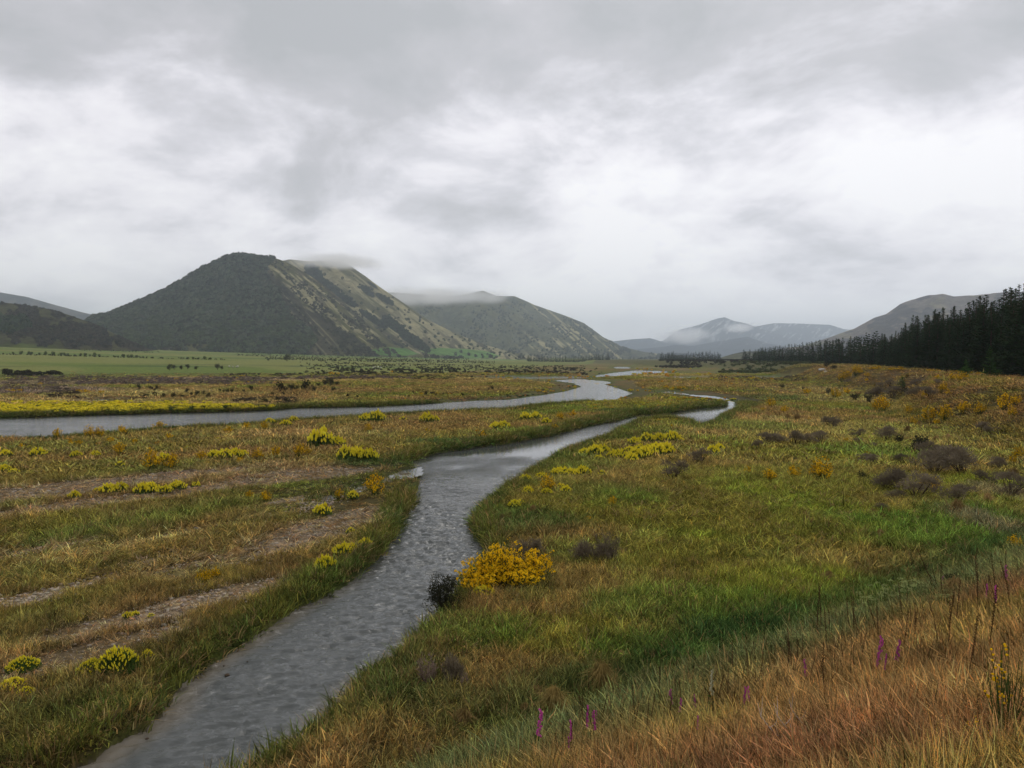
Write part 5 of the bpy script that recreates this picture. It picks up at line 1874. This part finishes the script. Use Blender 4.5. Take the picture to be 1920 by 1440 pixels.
for i, (px, py, w, pr, k) in enumerate([(1130, 1306, 84, TU_G[0], 'large olive and straw tussock'), (1040, 1352, 84, TU_G[1], 'large olive and straw tussock'), (985, 1348, 40, TU_R[0], 'rusty tussock'), (1010, 1318, 46, TU_R[1], 'rusty tussock'),
                                        (1168, 1242, 30, TU[0], 'upright straw yellow tussock'), (782, 1432, 34, TU[1], 'upright straw yellow tussock'), (440, 1046, 34, TU[2], 'bleached tussock'), (190, 1060, 26, TU[1], 'bleached tussock'),
                                        (1440, 781, 16, TU[0], 'tan tussock'), (1418, 779, 14, TU[1], 'tan tussock'), (1478, 788, 22, TU_R[0], 'tan tussock'), (1496, 790, 26, TU_R[1], 'tan tussock'), (1476, 797, 18, TU[2], 'tan tussock'), (1704, 811, 24, TU_R[0], 'tan tussock'),
                                        (1757, 827, 18, TU[0], 'tan tussock'), (1780, 825, 22, TU[1], 'tan tussock'), (1905, 896, 34, TU_R[1], 'tan tussock'), (1857, 945, 36, TU[2], 'tan tussock'), (1725, 797, 14, TU[0], 'tan tussock'), (1206, 823, 12, TU_R[0], 'rusty tussock'),
                                        (1071, 839, 12, TU_R[1], 'rusty tussock'), (733, 739, 12, TU_R[0], 'tan tussock'), (1655, 1010, 30, TU_R[0], 'rusty tussock'), (1640, 968, 26, TU_R[1], 'rusty tussock'), (1560, 1090, 30, TU_R[0], 'rusty tussock'),
                                        (905, 1005, 16, TU_R[1], 'rusty tussock'), (1800, 965, 50, TU_R[0], 'rusty tussock'), (870, 1370, 60, TU_R[1], 'rusty tussock'), (800, 1420, 30, TU[2], 'upright straw yellow tussock'), (1000, 962, 26, TU_R[0], 'rusty tussock'),
                                        (940, 978, 24, TU_R[1], 'rusty tussock')]):
    put(pr, px, py, w * 1.1, k, 'grass tuft', 'tussocks', hsc=1.0)

# foxgloves, seed stalks and umbels along the road bank
FX = [foxglove(210 + i) for i in range(3)]
FXW = foxglove(215, M_CREAM)
SK = [stalk(220 + i) for i in range(5)]
HM = [hemlock(230 + i) for i in range(2)]


def put_h(pr, px, py, hpx, kind, cat, group, label=None, zone=None, tilt=(0, 0), jitter=0):
    p = hit(px, py)
    s = hpx * p.y / F
    o = place(pr, p, random.uniform(0, 6.28), (s, s, s), label, cat, group, tilt)
    if label is None:
        QUEUE.append((kind, zone or 'on the orange grass bank', px, o))
    return o


random.seed(5)
for i, (px, py, h) in enumerate([(1007, 1420, 75), (1072, 1418, 55), (1099, 1398, 60), (1117, 1400, 55), (1068, 1430, 40), (1122, 1368, 30), (1265, 1345, 45), (1278, 1352, 38), (1310, 1345, 36), (1398, 1345, 50), (1412, 1335, 42), (1524, 1290, 48),
                                 (1655, 1262, 62), (1668, 1275, 45), (1684, 1262, 56), (1650, 1272, 44), (1777, 1108, 30), (1880, 1150, 50), (1860, 1135, 40), (1897, 1100, 40), (1310, 1388, 38)]):
    put_h(FX[i % 3], px, py + 14, h * 1.4, 'pink flowering foxglove', 'foxglove', 'foxgloves')
put_h(FXW, 1341, 1355, 95, '', 'foxglove', 'foxgloves', 'single cream-white foxglove among the dead stalks on the bank')
for i in range(105):
    px = random.uniform(1000, 1918)
    base = np.interp(px, [1000, 1250, 1500, 1700, 1920], [1430, 1370, 1290, 1215, 1130])
    py = base + random.gauss(0, 30) + 4
    put_h(SK[i % 5], px, py, random.uniform(38, 90) * (1 + (px - 1000) / 2600), 'dead brown seed stalk', 'dead stalk', 'dead foxglove stalks', tilt=(random.gauss(0, .13), random.gauss(0, .16)))
for (px, py, h) in [(1558, 1335, 130), (1822, 1300, 150), (1862, 1245, 150), (1785, 1250, 120), (1800, 1200, 110), (1540, 1220, 120), (1875, 1150, 100), (1771, 1236, 100), (1905, 1160, 110)]:
    put_h(SK[int(px) % 5], px, py, h, 'dead brown seed stalk', 'dead stalk', 'dead foxglove stalks', tilt=(random.gauss(0, .08), random.gauss(0, .1)))
for i, (px, py, w) in enumerate([(1420, 1262, 50), (1400, 1246, 34), (1470, 1240, 44), (1500, 1236, 56), (1360, 1262, 36), (1640, 1158, 50), (1670, 1150, 60), (1700, 1140, 60), (1725, 1138, 50), (1600, 1165, 34), (1842, 1108, 46), (1780, 1145, 40), (1560, 1215, 40)]):
    put(HM[i % 2], px, py + 4, w * 1.15, 'pale green umbel plant', 'plant', 'umbel plants in the ditch', zone='in the ditch below the orange bank', hsc=1.0)
put(TU_R[0], 1490, 1222, 50, 'dark rusty tussock', 'grass tuft', 'tussocks', 'dark rusty tussock in the ditch left of the pale umbels')
put(TU_R[1], 1800, 1125, 80, '', 'grass tuft', 'tussocks', 'round brown tussock at the upper end of the ditch')


# sparse near broom at the right edge, bleached branches, rocks
def sparse_broom(seed):
    random.seed(seed)
    st = MB(); fl = MB()
    for i in range(36):
        a = random.uniform(0, 6.28); l = random.uniform(.03, .28)
        tip = (l * math.cos(a), l * math.sin(a), random.uniform(.45, 1))
        p = stem_path((tip[0] * .2, tip[1] * .2, 0), tip, .08)
        st.tube(p, .006, .003)
        for q in range(14):
            u = random.uniform(.2, 1); k = min(int(u * 4), 3)
            st.leaf(p[k].lerp(p[k + 1], u * 4 - k), .04, up=(0, 0, .8), asp=.18)
        if i % 4 == 0:
            for q in range(4):
                fl.spindle(p[3].lerp(p[4], random.random()), (random.gauss(0, 1), random.gauss(0, 1), .3), .035, .013, n=5)
    return proto('broom_bush', [('stems', st.mesh('stems', M_STEM), 'stuff'), ('flowers', fl.mesh('flowers', M_GOLD), 'stuff')])


SB = [sparse_broom(240), sparse_broom(241)]
put_h(SB[0], 1900, 1400, 190, '', 'bush', 'sparse broom', 'tall sparse broom with few yellow flowers at the right edge')
put_h(SB[1], 1845, 1432, 80, '', 'bush', 'sparse broom', 'small sparse broom in front of the tall one at the right edge')
put_h(SB[1], 1605, 1280, 34, '', 'bush', 'sparse broom', 'tiny green sprig with yellow flowers below the pink foxgloves')


def dead_branch(seed):
    random.seed(seed)
    mb = MB()
    main = [Vector((0, 0, 0)), Vector((.25, .02, .15)), Vector((.5, -.02, .38)), Vector((.72, .03, .68)), Vector((.8, .0, 1.0))]
    mb.tube(main, .022, .006, n=5)
    for i in range(4):
        s = main[1 + i % 3]
        e = s + Vector((random.uniform(-.25, .2), random.gauss(0, .12), random.uniform(.25, .5)))
        mb.tube(stem_path(s, e, .15), .012, .003, n=4)
    return proto('dead_branch', [('wood', mb.mesh('wood', M_WOOD))])


DB = [dead_branch(250), dead_branch(251)]
for px, py, h, rz, lab in [(1490, 1398, 52, 2.9, 'bleached bare branch in the orange grass, the leftmost'), (1512, 1385, 50, 3.3, 'bleached bare branch in the orange grass, the middle one'),
                           (1540, 1378, 44, 2.8, 'bleached bare branch in the orange grass, the rightmost')]:
    p = hit(px, py + 10); s = h * p.y / F * 1.45
    place(DB[px % 2], p, rz, (s, s, s), lab, 'branch', 'bleached branches')


def rock(seed, flat=.6):
    import bmesh
    random.seed(seed)
    bm = bmesh.new()
    bmesh.ops.create_icosphere(bm, subdivisions=3, radius=.5)
    for v in bm.verts:
        n = v.co.normalized()
        k = 1 + .35 * (float(fbm(np.array([n.x * 1.5 + seed]), np.array([n.y * 1.5 + n.z]), 3, seed)[0]) - .5) * 2
        v.co = v.co * k
        v.co.z *= flat
    me = bpy.data.meshes.new('rock'); bm.to_mesh(me); bm.free()
    return me


for px, py, w, mt, lab in [(1660, 1432, 44, M_ROCK, 'grey lichened rock in the foreground grass, left one'), (1795, 1428, 44, M_ROCK, 'grey lichened rock in the foreground grass, upper right one'),
                           (1835, 1439, 60, M_ROCK, 'grey lichened rock at the bottom right edge'), (1542, 694, 14, M_WHITEROCK, 'pale rock outcrop on the far terrace edge'),
                           (1549, 697, 8, M_WHITEROCK, 'smaller pale rock beside the outcrop on the far terrace edge'), (1683, 756, 7, M_WHITEROCK, 'white stone at the foot of the terrace slope'),
                           (1733, 752, 5, M_WHITEROCK, 'white stone beside the grey scrub on the slope'), (1865, 815, 4, M_WHITEROCK, 'tiny white stone in the brown litter at right')]:
    me = rock(px % 50); me.materials.append(mt)
    p = hit(px, py); s = w * p.y / F
    place(('one', 'rock', me), p, px, (s, s, s * .9), lab, 'rock', 'rocks')
for px, py, w in [(419, 1273, 10), (458, 1247, 6), (413, 1255, 4), (265, 1396, 8)]:
    me = rock(px % 40); me.materials.append(M_BARK)
    x, y = G(px, py, WL); s = w * y / F
    o = place(('one', 'rock', me), (x, y, WL), 0, (s, s, s * .8), None, 'rock', 'rocks in the stream')
    QUEUE.append(('dark wet stone', 'breaking the surface of the stream', px, o))

# ------------------------------------------------------------------ trees
PN = [pine(300 + i, 34, 9, 10, M_PINE, random.uniform(.19, .23), .050) for i in range(6)]
PF = [pine(310 + i, 14, 6, 4, M_PINE, .22, .13, two=False) for i in range(4)]


def plantation():
    YL = [112, 129, 150, 193, 250, 326, 444, 560, 740]
    XL = [76, 83, 90, 104, 122, 149, 176, 196, 225]
    topx = [1411, 1489, 1546, 1603, 1638, 1673, 1700, 1709, 1760, 1806, 1852, 1895, 1914, 1990]
    topy = [654, 646, 638, 630, 624, 626, 604, 594, 583, 574, 555, 544, 535, 520]
    random.seed(9)
    n = 0
    y = 112.0
    rows_front = []
    while y < 745:
        step = 3.6 if y < 260 else (4.8 if y < 450 else 7.0)
        for row in range(3 if y < 255 else 2):
            yy = y + random.uniform(-1.2, 1.2) + row * 1.5
            x = np.interp(yy, YL, XL) + row * 4.2 + random.uniform(-.9, .9)
            z = float(height(np.array([x]), np.array([yy]))[0])
            px = 960 + F * x / yy
            ty = np.interp(px, topx, topy)
            tz = EYE + (HY - ty) / F * yy
            h = (tz - z) * random.uniform(.82, 1.06)
            if row == 0: h *= .95
            h = max(h, 8)
            pr = PN[n % 6] if yy < 330 else PF[n % 4]
            wr = random.uniform(.85, 1.2)
            front = row == 0 and yy < 300
            o = place(pr, (x, yy, z - .1), random.uniform(0, 6.28), (h * wr, h * wr, h), None if front else 'dark pine standing among the others in the dense plantation', 'tree', 'pines of the plantation')
            if front: QUEUE.append(('tall dark pine', 'in the front row of the plantation', px, o))
            n += 1
        y += step * (0.9 if y < 200 else 1)
    print('plantation trees', n)


plantation()


def far_rows():
    random.seed(15)
    k = 0
    def row(px0, px1, D, py, h0, h1, n, lab, grp, wr=1.0):
        nonlocal k
        for i in range(n):
            px = px0 + (px1 - px0) * (i + random.uniform(-.4, .4) + .5) / n
            d = D * random.uniform(.985, 1.02)
            x = (px - 960) / F * d
            z = float(height(np.array([x]), np.array([d]))[0])
            s = random.uniform(h0, h1) * (1.15 if random.random() < .2 else 1)
            h = s * d / F
            o = place((PF[k % 4][0], 'conifer', PF[k % 4][2]), (x, d, z - .3), random.uniform(0, 6.28), (h * wr, h * wr, h), None, 'tree', grp)
            QUEUE.append((lab[0], lab[1], px, o))
            k += 1
    row(988, 1143, 1500, 677, 8, 12, 60, ('small dark conifer', 'in the windbreak below the grey spur'), 'far windbreak trees', 1.5)
    row(1238, 1352, 1150, 680, 10, 17, 56, ('dark conifer', 'in the middle windbreak on the valley floor'), 'middle windbreak trees', 1.5)
    row(1393, 1407, 820, 682, 14, 20, 6, ('dark conifer', 'in the small clump left of the plantation'), 'clump trees', 1.5)
    row(1040, 1240, 2400, 674, 4, 6, 30, ('tiny tree', 'in the farthest line across the valley'), 'farthest trees', 1.4)


far_rows()
WL_T = [leafy_shrub(260 + i, 260, .16, 1.0, M_WILLOW, 'small_tree', lumps=8) for i in range(3)]
random.seed(21)
for i, px in enumerate([25, 40, 55, 60, 75, 86, 100, 115, 121, 128, 141, 152, 160, 169, 178, 187, 214, 222, 231, 240, 247, 257, 345, 352, 362, 373, 384, 395]):
    d = 760.
    x = (px - 960) / F * d; z = float(height(np.array([x]), np.array([d]))[0])
    h = random.uniform(5, 10) * d / F * (.8 if px > 200 else 1)
    o = place(WL_T[i % 3], (x, d, z), i, (h * .9, h * .9, h), None, 'tree', 'field row trees')
    QUEUE.append(('small pale green tree', 'in the row across the green field', px, o))


# hedges: long clipped lines, each one continuous plant wall
def hedge(pts, w, h, mat, label, dens=5):
    random.seed(int(pts[0][0]) + 3)
    P = []
    for px, py, D in pts:
        d = D; x = (px - 960) / F * d
        P.append((x, d))
    mb = MB()
    for (x0, y0), (x1, y1) in zip(P[:-1], P[1:]):
        Ls = math.hypot(x1 - x0, y1 - y0)
        n = int(Ls * dens / 3)
        t = np.array([random.random() for _ in range(n)])
        xs = x0 + (x1 - x0) * t; ys = y0 + (y1 - y0) * t
        zs = height(xs, ys, sd=np.full(n, 999.))
        for x, y, z in zip(xs, ys, zs):
            p = Vector((x + random.gauss(0, w * .3), y + random.gauss(0, w * .3), z + random.uniform(0, h)))
            mb.leaf(p, 1.9, asp=.8)
    me = mb.mesh('hedge', mat)
    link('hedge', me, label=label, cat='hedge')


hedge([(470, 0, 1500), (700, 0, 1620), (880, 0, 1750)], 1.5, 4.0, M_PINE, 'long dark hedge line running below the forested hill')
hedge([(150, 0, 1230), (300, 0, 1240)], 2.5, 3.0, M_PINE, 'short dark hedge at the toe of the low left hill', 3)
hedge([(0, 0, 745), (420, 0, 775)], 1.5, 1.2, M_DARKSH, 'low dark hedge under the row of pale green trees', 3)
hedge([(500, 0, 900), (640, 0, 840), (760, 0, 900), (930, 0, 930)], 5, 3.0, M_DARKSH, 'ragged hedge edging the fields near the middle', 6)
hedge([(440, 0, 1150), (700, 0, 1180), (900, 0, 1200)], 5, 3.0, M_DARKSH, 'ragged scrubby hedge line across the middle fields', 4)
hedge([(640, 0, 1040), (800, 0, 1060)], 4, 2.5, M_DARKSH, 'short dark hedge between two green fields', 4)


def sheep():
    import bmesh
    bm = bmesh.new()
    bmesh.ops.create_icosphere(bm, subdivisions=2, radius=.5)
    for v in bm.verts:
        v.co = Vector((v.co.x * 1.15, v.co.y * .62, v.co.z * .62 + .58))
    body = bpy.data.meshes.new('fleece'); bm.to_mesh(body); bm.free(); body.materials.append(M_WOOL)
    hd = MB()
    hd.tube([(.45, 0, .72), (.62, 0, .82), (.82, 0, .70)], .12, .07, n=6)
    hd.leaf((.62, .12, .86), .14); hd.leaf((.62, -.12, .86), .14)
    lg = [MB() for _ in range(4)]
    for m, (a, b) in zip(lg, ((.3, .15), (.3, -.15), (-.32, .15), (-.32, -.15))):
        m.tube([(a, b, .45), (a + .01, b, .22), (a, b, 0)], .06, .035, n=5)
    return ('fam', 'sheep', [('fleece', body), ('head', hd.mesh('head', M_FACE))] + [('leg', m.mesh('leg', M_FACE)) for m in lg])


SH = sheep()
for px, py in [(430, 689), (437, 690), (443, 690), (446, 689), (703, 690), (709, 690), (714, 691), (700, 691)]:
    p = hit(px, py)
    o = place(SH, p, random.uniform(0, 6.28), (1.3, 1.3, 1.3), None, 'sheep', 'sheep in the fields')
    QUEUE.append(('pale sheep grazing', 'in the green field' if px < 600 else 'beside the ragged hedge', px, o))

flush_labels()


# ------------------------------------------------------------------ clouds on the hilltops, then the air
def cloud(loc, size, dens, seed, label):
    import bmesh
    bm = bmesh.new()
    bmesh.ops.create_icosphere(bm, subdivisions=3, radius=1.0)
    me = bpy.data.meshes.new('cloud'); bm.to_mesh(me); bm.free()
    m, nt, out = new_mat('cloud_vapour')
    L = nt.links
    tc = N(nt, 'ShaderNodeTexCoord')
    ln = N(nt, 'ShaderNodeVectorMath', operation='LENGTH')
    L.new(tc.outputs['Object'], ln.inputs[0])
    geo = N(nt, 'ShaderNodeNewGeometry')
    n1 = N(nt, 'ShaderNodeTexNoise', i_Scale=.0065, i_Detail=5.0, i_Roughness=.6)
    L.new(geo.outputs['Position'], n1.inputs['Vector'])
    fall = MA(nt, 'SUBTRACT', 1.0, ln.outputs['Value'])
    d = MA(nt, 'ADD', MA(nt, 'MULTIPLY', fall, 1.6), MA(nt, 'MULTIPLY', MA(nt, 'SUBTRACT', n1.outputs[0], .56), 4.2))
    fade = N(nt, 'ShaderNodeMapRange', interpolation_type='SMOOTHSTEP')
    L.new(fall, fade.inputs[0]); fade.inputs[1].default_value = 0.0; fade.inputs[2].default_value = .6
    d = MA(nt, 'MULTIPLY', MA(nt, 'MAXIMUM', d, 0.0), fade.outputs[0])
    d = MA(nt, 'MULTIPLY', d, dens)
    v = N(nt, 'ShaderNodeVolumePrincipled')
    v.inputs['Color'].default_value = (1, .998, 1, 1)
    v.inputs['Anisotropy'].default_value = .6
    L.new(d, v.inputs['Density'])
    L.new(v.outputs[0], out.inputs['Volume'])
    me.materials.append(m)
    o = link('cloud', me, kind='stuff', label=label)
    o.location = loc; o.scale = size
    return o


def at(px, py, D):
    return ((px - 960) / F * D, D, EYE + (HY - py) / F * D)


cloud(at(630, 492, 2900), (230, 280, 36), .0120, 1, 'thin low cloud over the top of the tan hill')
cloud(at(800, 556, 3650), (330, 300, 62), .0060, 2, 'low cloud draped between the tan hill and the grey spur')
cloud(at(870, 556, 4300), (380, 330, 62), .0055, 4, 'low cloud over the top of the grey-green spur')
cloud(at(1285, 630, 8800), (420, 400, 130), .0060, 3, 'white cloud bank across the shoulder of the blue mountain')
cloud(at(1385, 615, 8800), (260, 400, 70), .0060, 5, 'wisp of cloud right of the blue summit')

hz = MB()
x0, x1, y0, y1, z0, z1 = -15000, 15000, -3000, 16000, -4.0, 760.0
c8 = [(x0, y0, z0), (x1, y0, z0), (x1, y1, z0), (x0, y1, z0), (x0, y0, z1), (x1, y0, z1), (x1, y1, z1), (x0, y1, z1)]
hz.v = c8
hz.f = [(0, 3, 2, 1), (4, 5, 6, 7), (0, 1, 5, 4), (1, 2, 6, 5), (2, 3, 7, 6), (3, 0, 4, 7)]
hz.m = [0] * 6
mh, nth, outh = new_mat('air')
vh = N(nth, 'ShaderNodeVolumePrincipled')
vh.inputs['Color'].default_value = (.80, .90, 1.0, 1)
vh.inputs['Density'].default_value = 1.0e-4
vh.inputs['Anisotropy'].default_value = .6
nth.links.new(vh.outputs[0], outh.inputs['Volume'])
link('haze', hz.mesh('haze', mh), kind='stuff', label='pale air between the camera and the far hills')
print('objects', len(bpy.data.objects))
